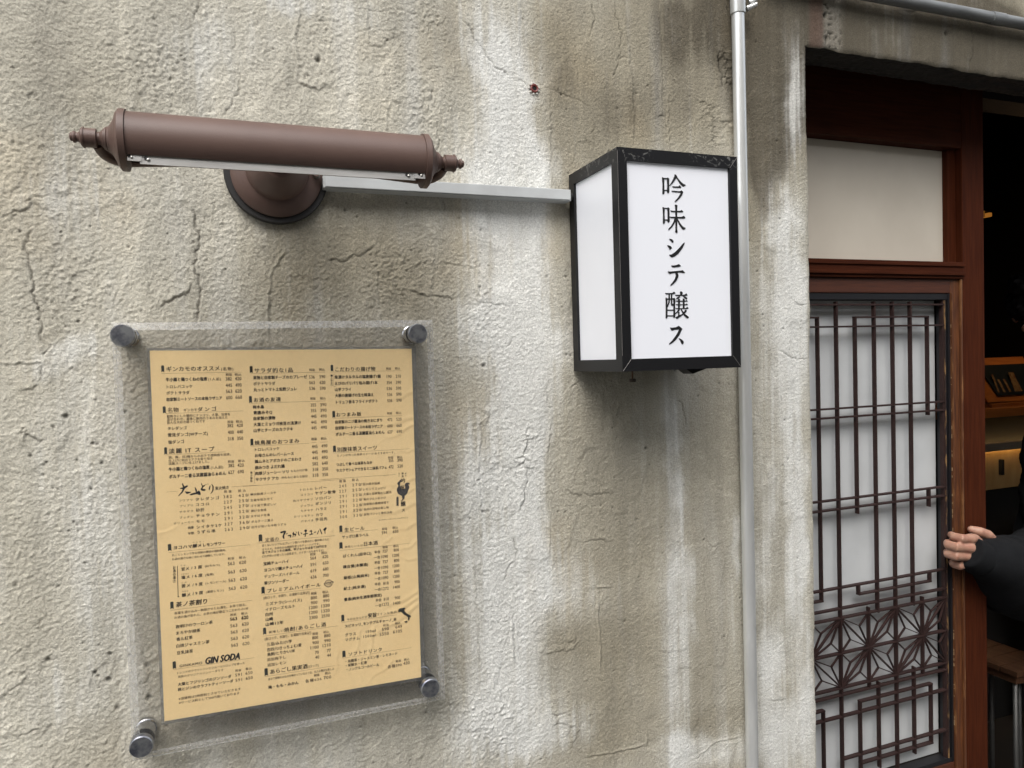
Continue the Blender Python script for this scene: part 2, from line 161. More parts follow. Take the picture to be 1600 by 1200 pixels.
xs = axisgrid([(-3.5, -.6, .12), (-.6, -.46, .01), (-.46, JX, .00122), (JX, 1.27, .0022), (1.27, 2.3, .02), (2.3, 4.2, .15)])
zs = axisgrid([(0, .7, .1), (.7, .8, .01), (.8, LZ, .00122), (LZ, 2.16, .0022), (2.16, 2.3, .01), (2.3, 5.0, .15)])
X, Z = np.meshgrid(xs, zs)
dx = np.gradient(xs)[None, :]; dz = np.gradient(zs)[:, None]
fine = np.clip(1.6-np.maximum(dx, dz)/.006, 0, 1)      # fade tiny relief on the coarse outskirts
rough = .48+.35*fbm(X, Z, 3, 7, o=3)
for cx, cz, r in ROUGH: rough += .55*np.exp(-(((X-cx)**2+(Z-cz)**2)/(r*r))**1.5)
smooth_r = 1/(1+np.exp(-(X-.17)/.06))                  # the right half is trowelled smoother
rough *= 1-.55*smooth_r
rough = np.clip(rough, .12, 1.7)
H = .0026*fbm(X, Z, 5, 4.5, o=3)+.0007*fbm(X, Z, 8, 30, 11, o=3)
H += (rough**1.6*(.00018*fbm(X, Z, 11, 95, o=2)+.00012*(1-np.abs(fbm(X, Z, 23, 170, 210, o=2))*2.4))+rough*(.00050*vn(X, Z, 31, 330)))*fine
H += np.clip(vn(X, Z, 131, 400)-.30, 0, 1)*.0016*fine*np.clip(rough, .35, 1.2)
H += (.00034*vn(X, Z, 37, 500)+.00028*vn(X, Z, 41, 390))*fine*(1-.4*smooth_r)
blobm = vn(X, Z, 47, 190); H += np.clip(blobm-.55, 0, 1)*.0022*fine*rough
# trowel patches: terraces with ragged borders
for sd, fq, am in ((61, 5.5, .0011), (67, 8, .0008)):
    t = fbm(X, Z, sd, fq, fq*.6, o=5, g=.55); H += am*(1/(1+np.exp(-(t-.05)/.012))-.5)
stain = np.zeros_like(X)
def sub(x0, x1, z0, z1):
    return slice(max(0, np.searchsorted(zs, z0)-1), np.searchsorted(zs, z1)+1), slice(max(0, np.searchsorted(xs, x0)-1), np.searchsorted(xs, x1)+1)
def jag(pts, amp):
    P = [np.array(p) for p in pts]
    for it in range(4):
        Q = [P[0]]
        for a, b in zip(P, P[1:]):
            l = np.linalg.norm(b-a)
            if l > .0035:
                nrm = np.array([-(b-a)[1], (b-a)[0]])/l
                Q.append((a+b)/2+nrm*np.random.uniform(-1, 1)*min(amp, .22*l))
            Q.append(b)
        P = Q
    return P
for typ, pts in CRACKS:
    kind, lv = typ[0], int(typ[1]); P = jag(pts, .0032 if kind != 'r' else .0012)
    a = np.array(P); pad = .045 if kind == 's' else .012
    sl_ = sub(a[:, 0].min()-pad, a[:, 0].max()+pad, a[:, 1].min()-pad, a[:, 1].max()+pad)
    x, z = X[sl_], Z[sl_]; best = np.full(x.shape, 9.); side = np.zeros(x.shape); tt = np.zeros(x.shape)
    L = 0; tot = sum(np.linalg.norm(q-p) for p, q in zip(P, P[1:]))
    for p, q in zip(P, P[1:]):
        d = q-p; l = np.linalg.norm(d)+1e-9; t = np.clip(((x-p[0])*d[0]+(z-p[1])*d[1])/(l*l), 0, 1)
        px_, pz_ = p[0]+t*d[0], p[1]+t*d[1]; dd = np.hypot(x-px_, z-pz_); m = dd < best
        n = np.array([-d[1], d[0]])/l
        if abs(n[1]) > .35: n = n*np.sign(n[1])
        else: n = n*-np.sign(n[0])
        best = np.where(m, dd, best); side = np.where(m, (x-px_)*n[0]+(z-pz_)*n[1], side); tt = np.where(m, (L+t*l)/tot, tt); L += l
    fade = np.clip(np.minimum(tt, 1-tt)*8, .25, 1)*(.75+.25*vn(x, z, 71, 160))
    w = (.0007, .0009, .0012)[lv-1]; dep = (.0009, .0016, .0024)[lv-1]
    if kind == 'c':
        H[sl_] -= dep*np.exp(-(best/w)**2)*fade; stain[sl_] = np.maximum(stain[sl_], (.28, .5, .8)[lv-1]*np.exp(-(best/(w*.9))**2)*fade)
    elif kind == 'r':
        H[sl_] += (.0009, .0015, .0022)[lv-1]*np.exp(-(best/.0014)**2)*fade-.0004*np.exp(-((side+.003)/.0018)**2)*(best < .008)
    else:
        h = (.0008, .0014, .0022)[lv-1]
        upm = 1/(1+np.exp(-side/.0006))
        H[sl_] += h*fade*upm*np.exp(-best/.014)-.35*h*fade*np.exp(-((side+.0010)/.0011)**2)*(best < .006)
        stain[sl_] = np.maximum(stain[sl_], (.12, .25, .42)[lv-1]*np.exp(-((side+.0007)/.0008)**2)*(best < .004)*fade)
for cx, cz, r in PITS:
    sl_ = sub(cx-.02, cx+.02, cz-.02, cz+.02); x, z = X[sl_], Z[sl_]
    d = np.hypot(x-cx, z-cz)*(1+.35*vn(x, z, 73, 220)); r = max(r*.68, .0011)
    g = 1/(1+np.exp((d-r)/(.25*r))); H[sl_] -= min(.005, 1.3*r)*g; stain[sl_] = np.maximum(stain[sl_], .75*g)
# small random pinholes over the plaster
rs = np.random.RandomState(5)
for k in range(430):
    cx, cz = rs.uniform(-.45, .7), rs.uniform(.82, 2.1); r = rs.uniform(.0006, .0017)
    sl_ = sub(cx-.006, cx+.006, cz-.006, cz+.006); x, z = X[sl_], Z[sl_]
    g = np.exp(-((x-cx)**2+(z-cz)**2)/(r*r)); H[sl_] -= r*1.1*g; stain[sl_] = np.maximum(stain[sl_], .6*g)
# plaster colouring: stains, plus overhang shade painted in at top right and lintel
wx = .016*fbm(X, Z, 81, 14, o=4); wz = .03*fbm(X, Z, 82, 9, o=4)
def accum(B):
    t = np.zeros_like(X)
    for cx, cz, rx, rz, s in B:
        sl_ = sub(cx-3*rx-.05, cx+3*rx+.05, cz-3*rz-.05, cz+3*rz+.05)
        q = ((X[sl_]+wx[sl_]-cx)/rx)**2+((Z[sl_]+wz[sl_]-cz)/rz)**2
        t[sl_] += s*np.exp(-(q**1.5)*.55)
    return t
streak = fbm(X, Z, 91, 70, 5, o=4); mott = fbm(X, Z, 95, 12, o=6, g=.6); mot2 = fbm(X, Z, 97, 60, o=5, g=.6)
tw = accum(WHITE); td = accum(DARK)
fst = fbm(X, Z, 93, 190, 7, o=4)
twr = tw+.42*streak+.30*mott+.18*mot2+.45*fst
tw = .80/(1+np.exp(-(twr-.54)/.13))*np.clip(.25+.75*tw, 0, 1.0)+.20*np.clip(tw, 0, 1)+.10*np.clip(fst+.2, 0, 1)*np.clip(tw*3, 0, 1)
tw = np.clip(tw*(1-.5*np.clip(fbm(X, Z, 147, 60, 3, o=4)-.02, 0, 1)), 0, 1)
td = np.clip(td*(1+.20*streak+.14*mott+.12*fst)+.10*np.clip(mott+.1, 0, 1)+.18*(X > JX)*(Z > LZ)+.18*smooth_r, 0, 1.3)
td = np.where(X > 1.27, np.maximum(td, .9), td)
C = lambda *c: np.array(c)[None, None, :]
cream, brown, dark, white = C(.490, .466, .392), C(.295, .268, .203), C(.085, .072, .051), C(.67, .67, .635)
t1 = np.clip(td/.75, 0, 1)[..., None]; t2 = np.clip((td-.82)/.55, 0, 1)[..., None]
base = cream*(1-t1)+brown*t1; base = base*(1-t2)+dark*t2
broad = fbm(X, Z, 141, 16, 1.6, o=4); thin = fbm(X, Z, 143, 75, 2.2, o=4)
base = base*(1+.09*mott[..., None]+.06*mot2[..., None]+.07*streak[..., None]+.20*broad[..., None]+.09*thin[..., None])
wash = np.clip(fbm(X, Z, 145, 26, 2.4, o=5)-.12, 0, 1)[..., None]*.75; base = base*(1-wash)+C(.60, .60, .575)*wash*(base.mean(-1, keepdims=True)/.42)**.8
warm = np.clip(fbm(X, Z, 99, 9, 6, o=4)-.15, 0, 1)[..., None]; base = base*(1+warm*C(.06, -.02, -.14))
base = base*(1-tw[..., None])+white*tw[..., None]*(1+.08*mot2[..., None]+.05*streak[..., None])
# brick-red render patch and pocked strip at the corner above the door
pm = 1/(1+np.exp(-(X+.2*wx-.723)/.0012))*1/(1+np.exp((X+.3*wx-.752)/.0015))*(Z > LZ)
base = base*(1-.75*pm[..., None])+C(.13, .085, .065)*.75*pm[..., None]
ps = 1/(1+np.exp(-(X+.3*wx-.752)/.0015))*1/(1+np.exp((X+.3*wx-.79)/.003))*(Z > LZ)
base = base*(1-.6*ps[..., None])+C(.27, .25, .21)*.6*ps[..., None]
hp = np.clip(vn(X, Z, 103, 230)-.45, 0, 1)*2*ps; H -= hp*.003; stain = np.maximum(stain, hp)
base = base*(1-.86*np.clip(stain, 0, 1)[..., None])
base = np.clip(base, .01, .9)
# ragged arrises at the door opening
XX = X+np.where(X > JX-.02, np.exp(-np.abs(X-JX)/.004)*.0022*fbm(X, Z, 107, 28, o=4), 0)*(Z < LZ+.01)
ZZ = Z+np.exp(-np.abs(Z-LZ)/.004)*.0026*fbm(X, Z, 109, 30, o=4)*(X > JX-.01)
rnd = np.maximum(np.exp(-np.abs(X-JX)/.003)*(Z < LZ), np.exp(-np.abs(Z-LZ)/.003)*(X > JX)); H -= .0025*rnd
V = np.stack([XX, -H, ZZ], -1).reshape(-1, 3)
nz_, nx_ = X.shape
idx = np.arange(nz_*nx_).reshape(nz_, nx_)
cxq = (xs[:-1]+xs[1:])/2; czq = (zs[:-1]+zs[1:])/2
keep = ~((cxq[None, :] > JX) & (cxq[None, :] < 2.3) & (czq[:, None] < LZ))
F = np.stack([idx[:-1, :-1], idx[:-1, 1:], idx[1:, 1:], idx[1:, :-1]], -1)[keep]
def npmesh(name, V, F, cols=None, smooth=True):
    me = bpy.data.meshes.new(name); k = F.shape[1]
    used = np.unique(F); mp = np.full(len(V), -1); mp[used] = np.arange(len(used)); V = V[used]; F = mp[F]
    me.vertices.add(len(V)); me.vertices.foreach_set('co', V.astype(np.float32).ravel())
    me.loops.add(F.size); me.loops.foreach_set('vertex_index', F.astype(np.int32).ravel())
    me.polygons.add(len(F)); me.polygons.foreach_set('loop_start', np.arange(0, F.size, k, dtype=np.int32)); me.polygons.foreach_set('loop_total', np.full(len(F), k, dtype=np.int32))
    me.update(calc_edges=True)
    if smooth: me.polygons.foreach_set('use_smooth', np.ones(len(F), bool))
    if cols is not None:
        at = me.color_attributes.new('plaster_colour', 'FLOAT_COLOR', 'POINT')
        c = np.ones((len(V), 4), np.float32); c[:, :3] = cols[used]; at.data.foreach_set('color', c.ravel())
    return me
m_st = bpy.data.materials.new('weathered stucco'); m_st.use_nodes = True
n = m_st.node_tree; L_ = n.links; p = n.nodes['Principled BSDF']; p.inputs['Roughness'].default_value = .93; p.inputs['Specular IOR Level'].default_value = .25
at = n.nodes.new('ShaderNodeAttribute'); at.attribute_name = 'plaster_colour'
tc = n.nodes.new('ShaderNodeTexCoord')
n1 = n.nodes.new('ShaderNodeTexNoise'); n1.inputs['Scale'].default_value = 520; n1.inputs['Detail'].default_value = 3
n2 = n.nodes.new('ShaderNodeTexNoise'); n2.inputs['Scale'].default_value = 430; n2.inputs['Detail'].default_value = 5; n2.inputs['Roughness'].default_value = .65
for q in (n1, n2): L_.new(tc.outputs['Object'], q.inputs['Vector'])
mr = n.nodes.new('ShaderNodeMapRange'); mr.inputs[1].default_value = .3; mr.inputs[2].default_value = .72; mr.inputs[1].default_value = .32; mr.inputs[2].default_value = .68; mr.inputs[3].default_value = .78; mr.inputs[4].default_value = 1.15
L_.new(n1.outputs['Fac'], mr.inputs[0])
mx = n.nodes.new('ShaderNodeMix'); mx.data_type = 'RGBA'; mx.blend_type = 'MULTIPLY'; mx.inputs[0].default_value = 1
L_.new(at.outputs['Color'], mx.inputs[6]); L_.new(mr.outputs[0], mx.inputs[7]); L_.new(mx.outputs[2], p.inputs['Base Color'])
bp = n.nodes.new('ShaderNodeBump'); bp.inputs['Distance'].default_value = .0012; bp.inputs['Strength'].default_value = 1
L_.new(n2.outputs['Fac'], bp.inputs['Height']); L_.new(bp.outputs[0], p.inputs['Normal'])
wall = thing('stucco_wall', (.2, 0, 0), 'weathered beige stucco facade with pale vertical streaks, cracks and the door opening', 'wall')
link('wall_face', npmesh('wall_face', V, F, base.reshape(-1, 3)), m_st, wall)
del X, Z, H, V, base
m_conc = mat('dark rough concrete', (.028, .025, .021), .9, col2=(.012, .011, .010), nscale=14, bump=.004, bscale=60, stretch=(.25, 1.6, 1))  # very dark mottled concrete for the lintel soffit
m_jamb = mat('plain grey render', (.30, .28, .24), .9, nscale=20, bump=.001)
# soffit of the lintel: rough grid
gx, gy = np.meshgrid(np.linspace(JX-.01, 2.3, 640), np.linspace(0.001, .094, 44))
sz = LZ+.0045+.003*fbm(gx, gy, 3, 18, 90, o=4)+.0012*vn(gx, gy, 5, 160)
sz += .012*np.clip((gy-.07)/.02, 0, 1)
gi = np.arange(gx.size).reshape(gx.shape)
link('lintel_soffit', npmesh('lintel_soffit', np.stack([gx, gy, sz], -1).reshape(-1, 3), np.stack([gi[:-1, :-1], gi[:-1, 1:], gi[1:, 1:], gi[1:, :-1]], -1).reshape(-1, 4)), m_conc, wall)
box('jamb_return', JX-.12, JX-.001, .004, .105, .0, LZ+.02, m_jamb, wall)
box('jamb_return', 2.303, 2.42, .004, .105, .0, LZ+.02, m_jamb, wall)

# red wall plug
PX, PZ = [0.2394,1.8627]
m_red = mat('faded red plastic', (.20, .045, .035), .5, col2=(.12, .02, .02), nscale=300)
plug = thing('wall_plug', (PX, -.003, PZ), 'red plastic wall plug in chipped hole above the lantern arm', 'wall plug')
bm = bmesh.new(); lathe(bm, [(.004, .0030), (-.0022, .0033), (-.0030, .0050), (-.0018, .0060), (.001, .0058), (.004, .003)], (PX, -.002, PZ), (0, 1, 0), 14)
for v in bm.verts: v.co.x += random.uniform(-.0005, .0005); v.co.z += random.uniform(-.0006, .0006)
bmo('plug_ring', bm, m_red, plug)
bm = bmesh.new(); lathe(bm, [(0, .0031), (.001, .0001)], (PX, -.0035, PZ), (0, 1, 0), 12); bmo('plug_hole', bm, mat('black hole', (.01, .008, .007), .9), plug)
bm = bmesh.new()
for k in range(9):
    a = k*.7+.3; rr = random.uniform(.0062, .0078); abox(bm, PX+rr*math.cos(a)-.0012, PX+rr*math.cos(a)+.0012, -.004, -.001, PZ+rr*math.sin(a)-.001, PZ+rr*math.sin(a)+.001)
bmo('plaster_chips', bm, mat('chipped plaster', (.62, .60, .55), .9), plug, kind='stuff')

# ---------------- galvanised conduits ----------------
m_galv = mat('galvanised steel', (.72, .73, .72), .26, .55, col2=(.60, .61, .60), nscale=60, bump=.0001, bscale=400, stretch=(1, 1, .15))
m_galv2 = mat('weathered galvanised steel', (.24, .25, .25), .5, .4, col2=(.15, .155, .155), nscale=80, bump=.0002, bscale=300, stretch=(.2, 1, 1))
pole = thing('conduit_pipe', (.574, -.0145, 0), 'vertical galvanised conduit pipe running up the wall beside the lantern', 'pipe')
bm = bmesh.new(); tube(bm, [(.574, -.0145, 0), (.574, -.0145, 2.012)], .0098, 32); o = bmo('pipe', bm, m_galv, pole, smooth=True); sharp(o)
bm = bmesh.new(); lathe(bm, [(0, .0099), (.0005, .0113), (.002, .0116), (.09, .0116)], (.574, -.0145, 2.004), (0, 0, 1), 32); sharp(bmo('coupling', bm, m_galv, pole))
bm = bmesh.new(); tube(bm, [(.574, -.0145, 2.094), (.574, -.0145, 3.6)], .0098, 24); sharp(bmo('pipe', bm, m_galv, pole))
bm = bmesh.new(); lathe(bm, [(0, .004), (.006, .004), (.006, .0032), (.016, .003)], (.5865, -.020, 2.012), (.8, -.35, .35), 12); bmo('screw', bm, m_galv, pole)
bm = bmesh.new(); lathe(bm, [(0, .004), (.006, .004), (.006, .0032), (.012, .003)], (.592, -.019, 2.022), (.8, -.35, .35), 12); bmo('screw', bm, m_galv, pole)
bm = bmesh.new(); abox(bm, .545, .605, -.004, .0, 2.045, 2.065); abox(bm, .560, .588, -.027, -.003, 2.047, 2.063); bmo('saddle_clamp', bm, m_galv2, pole, bevel=.001)
hp_ = thing('overhead_pipe', (.80, -.02, 2.068), 'horizontal dull grey pipe crossing the lintel above the door', 'pipe')
bm = bmesh.new(); tube(bm, [(.63, -.016, 2.0720), (.83, -.016, 2.0715), (1.23, -.016, 2.0740), (2.3, -.016, 2.085)], .0098, 24); sharp(bmo('pipe', bm, m_galv2, hp_))
bm = bmesh.new(); tube(bm, [(1.118, -.016, 2.0733), (1.150, -.016, 2.0736)], .0108, 24); sharp(bmo('pipe_joint', bm, m_galv2, hp_))

# ---------------- trunking to the lantern ----------------
m_trunk = mat('grey plastic trunking', (.47, .49, .49), .45, col2=(.40, .41, .41), nscale=25, bump=.00005, bscale=300)
tr = thing('cable_trunking', (.12, 0, 1.714), 'square grey cable trunking from the lamp base to the lantern', 'cable trunking')
box('trunking_body', -.052, .281, -.0235, -.0035, 1.7062, 1.7218, m_trunk, tr, bevel=.0012)
box('trunking_lid', -.050, .279, -.0262, -.0236, 1.7072, 1.7208, m_trunk, tr, bevel=.0008)
bm = bmesh.new(); tube(bm, [(.279, -.013, 1.714), (.2885, -.013, 1.714)], .0058, 12); bmo('cable_gland', bm, mat('black rubber', (.012, .012, .012), .6), tr)

# ---------------- picture lamp ----------------
m_br = mat('brown powder-coated metal', (.120, .074, .060), .48, col2=(.098, .060, .049), nscale=18, bump=.00012, bscale=900, spec=.45)
m_gask = mat('black gasket', (.012, .011, .011), .55)
m_refl = mat('brushed aluminium', (.62, .61, .59), .42, .55, col2=(.42, .41, .39), nscale=50, stretch=(.3, 3, 3), bump=.00005)
m_scr = mat('zinc screw', (.5, .49, .46), .3, .9)
LX, LY, LZc, RR = -.1045, -.17, 1.7047, .0262
lamp = thing('wall_lamp', (LX, 0, 1.72), 'brown picture lamp with ribbed finials on a round wall base', 'lamp')
def arc_profile(a0, a1, ro, ri, n=40):
    o = []
    for k in range(n+1):
        a = R(a0+(a1-a0)*k/n); o.append((-math.cos(a)*ro, math.sin(a)*ro))
    for k in range(n, -1, -1):
        a = R(a0+(a1-a0)*k/n); o.append((-math.cos(a)*ri, math.sin(a)*ri))
    return o
def sweepx(bm, prof, x0, x1):
    A = [bm.verts.new((x0, LY+y, LZc+z)) for y, z in prof]; B = [bm.verts.new((x1, LY+y, LZc+z)) for y, z in prof]
    k = len(prof); h = k//2
    for i in range(k): bm.faces.new((A[i], A[(i+1) % k], B[(i+1) % k], B[i]))
    for i in range(h-1):
        bm.faces.new((A[i], A[k-1-i], A[k-2-i], A[i+1])); bm.faces.new((B[i], B[i+1], B[k-2-i], B[k-1-i]))
bm = bmesh.new(); sweepx(bm, arc_profile(-43, 218, RR, RR-.0012), LX-.1395, LX+.1395); sharp(bmo('lamp_shade', bm, m_br, lamp), 40)
box('reflector', LX-.1285, LX+.1285, LY-.0176, LY-.0168, LZc-.0254, LZc-.0160, m_refl, lamp, bevel=.0002)
for s in (-1, 1):
    box('reflector_clip', LX+s*.1388, LX+s*.1268, LY-.0183, LY-.0177, LZc-.0232, LZc-.0165, m_refl, lamp, bevel=.0001)
    for q, dz_ in ((.1350, -.0200), (.1215, -.0212)):
        bm = bmesh.new(); lathe(bm, [(0, .0014), (-.0006, .0014), (-.0010, .0008), (-.0011, 0)], (LX+s*q, LY-.0180, LZc+dz_), (0, 1, 0), 14); sharp(bmo('screw', bm, m_scr, lamp))
        bm = bmesh.new(); lathe(bm, [(0, .0016), (-.0001, .0001)], (LX+s*q-.0022, LY-.01835, LZc+dz_+.0012), (0, 1, 0), 10); bmo('screw_slot', bm, m_gask, lamp)
box('lens', LX-.137, LX+.137, LY-.0160, LY+.0200, LZc-.0120, LZc-.0105, mat('shaded lamp hollow', (.006, .006, .006), .6), lamp)  # black plate painted for the unlit hollow inside the shade
fin = [(0, RR+.0008), (.0002, RR+.0019), (.0066, RR+.0019), (.0078, RR+.0005), (.0098, .0242), (.0120, .0212), (.0140, .0180), (.0160, .0152), (.0176, .0134), (.0184, .0122), (.0205, .0112), (.0212, .0104), (.0218, .0108),
       (.0235, .0103), (.0240, .0094), (.0250, .0092), (.0262, .0078), (.0275, .0072), (.0290, .0060), (.0312, .0057), (.0322, .0062), (.0326, .0086), (.0450, .0086), (.0452, .0094), (.0465, .0095), (.0468, .0086), (.0480, .0084),
       (.0490, .0070), (.0500, .0052), (.0518, .0043), (.0535, .0042), (.0542, .0050), (.0555, .0053), (.0570, .0049), (.0576, .0037), (.0583, .0039), (.0595, .0038), (.0604, .0026), (.0607, 0)]
k_ = .0475/.0607
for s in (-1, 1):
    bm = bmesh.new(); lathe(bm, [(t*(k_ if t > .0105 else .88), r) for t, r in fin], (LX+s*.1397, LY, LZc), (s, 0, 0), 48); sharp(bmo('end_cap', bm, m_br, lamp), 28)
    bm = bmesh.new(); tube(bm, spline([(LX+s*.1655, LY+.003, LZc-.005), (LX+s*.161, LY+.016, LZc-.0105), (LX+s*.149, LY+.030, LZc-.012), (LX+s*.12, LY+.043, LZc-.007), (LX+s*.05, LY+.058, LZc+.002), (LX, LY+.068, LZc+.004)], 8), .0048, 16)
    sharp(bmo('yoke_arm', bm, m_br, lamp))
BZ = 1.7235
bm = bmesh.new(); lathe(bm, [(0, .0600), (-.0075, .0604), (-.0092, .0592), (-.0094, .0)], (LX, -.0005, BZ), (0, 1, 0), 96); sharp(bmo('gasket', bm, m_gask, lamp), 30)
bm = bmesh.new(); lathe(bm, [(-.0096, .0528), (-.0125, .0530), (-.0150, .0516), (-.019, .0470), (-.0225, .0425), (-.0242, .0385), (-.0246, .0362), (-.0272, .0352), (-.0315, .0348), (-.036, .0335), (-.046, .0290), (-.056, .0235), (-.064, .0185), (-.0655, .0145), (-.067, .0142), (-.0685, .0125), (-.072, .0118), (-.104, .0110), (-.105, 0)], (LX, 0, BZ), (0, 1, 0), 96)
sharp(bmo('base_plate', bm, m_br, lamp), 30)
bm = bmesh.new(); tube(bm, spline([(LX, -.100, BZ), (LX, -.125, BZ-.006), (LX, -.148, LZc+.004)], 8), .0085, 20); sharp(bmo('lamp_stem', bm, m_br, lamp))
bm = bmesh.new(); lathe(bm, [(0, .0050), (-.006, .0050), (-.008, .0040), (-.009, .0001)], (LX+.0445, -.018, BZ-.0015), (0, 1, 0), 16); sharp(bmo('cap_nut', bm, m_scr, lamp), 30)
bm = bmesh.new(); lathe(bm, [(0, .0042), (-.002, .0042), (-.002, .0001)], (LX+.0445, -.0265, BZ-.0015), (0, 1, 0), 16); bmo('cap_nut_face', bm, m_br, lamp)

# ---------------- lantern sign ----------------
m_blk = bpy.data.materials.new('black painted steel with dust'); m_blk.use_nodes = True
n = m_blk.node_tree; p = n.nodes['Principled BSDF']; p.inputs['Roughness'].default_value = .42; p.inputs['Specular IOR Level'].default_value = .3
tc = n.nodes.new('ShaderNodeTexCoord'); a1 = n.nodes.new('ShaderNodeTexNoise'); a1.inputs['Scale'].default_value = 90; a1.inputs['Detail'].default_value = 8; a1.inputs['Distortion'].default_value = 2.5
a2 = n.nodes.new('ShaderNodeTexNoise'); a2.inputs['Scale'].default_value = 16
gm = n.nodes.new('ShaderNodeNewGeometry'); sx = n.nodes.new('ShaderNodeSeparateXYZ')
n.links.new(tc.outputs['Object'], a1.inputs[0]); n.links.new(tc.outputs['Object'], a2.inputs[0]); n.links.new(tc.outputs['Object'], sx.inputs[0])
c1 = n.nodes.new('ShaderNodeValToRGB'); c1.color_ramp.elements[0].position = .575; c1.color_ramp.elements[1].position = .62
n.links.new(a1.outputs['Fac'], c1.inputs[0])
zr = n.nodes.new('ShaderNodeMapRange'); zr.inputs[1].default_value = 1.725; zr.inputs[2].default_value = 1.742; zr.inputs[3].default_value = 0; zr.inputs[4].default_value = .55
n.links.new(sx.outputs['Z'], zr.inputs[0])
c2 = n.nodes.new('ShaderNodeValToRGB'); c2.color_ramp.elements[0].position = .42; c2.color_ramp.elements[1].position = .62; n.links.new(a2.outputs['Fac'], c2.inputs[0])
mm = n.nodes.new('ShaderNodeMath'); mm.operation = 'MULTIPLY'; n.links.new(c1.outputs[0], mm.inputs[0]); n.links.new(zr.outputs[0], mm.inputs[1])
mm2 = n.nodes.new('ShaderNodeMath'); mm2.operation = 'MULTIPLY'; n.links.new(mm.outputs[0], mm2.inputs[0]); n.links.new(c2.outputs[0], mm2.inputs[1])
mx = n.nodes.new('ShaderNodeMix'); mx.data_type = 'RGBA'; mx.inputs[6].default_value = (.0085, .0085, .0095, 1); mx.inputs[7].default_value = (.22, .22, .21, 1)
n.links.new(mm2.outputs[0], mx.inputs[0]); n.links.new(mx.outputs[2], p.inputs['Base Color'])
m_edge = mat('worn bare edge', (.20, .19, .18), .5, .3)
m_acr = mat('white acrylic', (.77, .785, .83), .28, col2=(.75, .77, .815), nscale=6, spec=.5)
m_acr.node_tree.nodes['Principled BSDF'].inputs['Emission Color'].default_value = (.86, .90, 1, 1)
m_acr.node_tree.nodes['Principled BSDF'].inputs['Emission Strength'].default_value = .02
m_ink = mat('black cut vinyl', (.012, .012, .013), .4)
SX0, SX1, SY0, SY1, SZ0, SZ1 = .2871, .4648, -.145, -.005, 1.4706, 1.7463
fwid = .0125
sign = thing('lantern_sign', ((SX0+SX1)/2, -.075, SZ0), 'white box lantern with black metal frame and vertical Japanese lettering', 'lantern')
def mitre(name, P, nrm_in, m, parent, depth):
    """frame bar given by outer/inner corner quad P on one face, extruded inwards by vector"""
    bm = bmesh.new(); d = Vector(nrm_in)*depth
    a = [bm.verts.new(Vector(q)) for q in P]; b = [bm.verts.new(Vector(q)+d) for q in P]
    bm.faces.new(a); bm.faces.new(b[::-1])
    for i in range(4): bm.faces.new((a[i], b[i], b[(i+1) % 4], a[(i+1) % 4]))
    return bmo(name, bm, m, parent, bevel=.0005)
def face_frame(corners, inn, w, m, parent, depth=.010, wz=None):
    c = [Vector(q) for q in corners]; wz = wz or w
    ux = (c[1]-c[0]).normalized()*w; uz = (c[3]-c[0]).normalized()*wz
    i = [c[0]+ux+uz, c[1]-ux+uz, c[2]-ux-uz, c[3]+ux-uz]
    for k in range(4):
        mitre('frame_bar', [c[k], c[(k+1) % 4], i[(k+1) % 4], i[k]], inn, m, parent, depth)
    return i
g_ = .0004
fi = face_frame([(SX0+g_, SY0, SZ0), (SX1-g_, SY0, SZ0), (SX1-g_, SY0, SZ1), (SX0+g_, SY0, SZ1)], (0, 1, 0), fwid, m_blk, sign, .009, .0155)
face_frame([(SX0, SY1, SZ0), (SX0, SY0+.0006, SZ0), (SX0, SY0+.0006, SZ1), (SX0, SY1, SZ1)], (1, 0, 0), .0155, m_blk, sign, .0105, .0155)
face_frame([(SX1, SY0+.0006, SZ0), (SX1, SY1, SZ0), (SX1, SY1, SZ1), (SX1, SY0+.0006, SZ1)], (-1, 0, 0), .0155, m_blk, sign, .0105, .0155)
box('front_panel', SX0+.0115, SX1-.0115, SY0+.0035, SY0+.0065, SZ0+.0145, SZ1-.0145, m_acr, sign)
box('side_panel', SX0+.0035, SX0+.0065, SY0+.0145, SY1-.0145, SZ0+.0145, SZ1-.0145, m_acr, sign)
box('side_panel', SX1-.0065, SX1-.0035, SY0+.0145, SY1-.0145, SZ0+.0145, SZ1-.0145, m_acr, sign)
box('top_panel', SX0+.011, SX1-.011, SY0+.0095, SY1-.001, SZ1-.003, SZ1-.0005, m_blk, sign)
box('bottom_panel', SX0+.011, SX1-.011, SY0+.0095, SY1-.001, SZ0+.0005, SZ0+.003, m_blk, sign)
box('back_panel', SX0+.011, SX1-.011, SY1-.003, SY1-.0005, SZ0+.004, SZ1-.004, m_blk, sign)
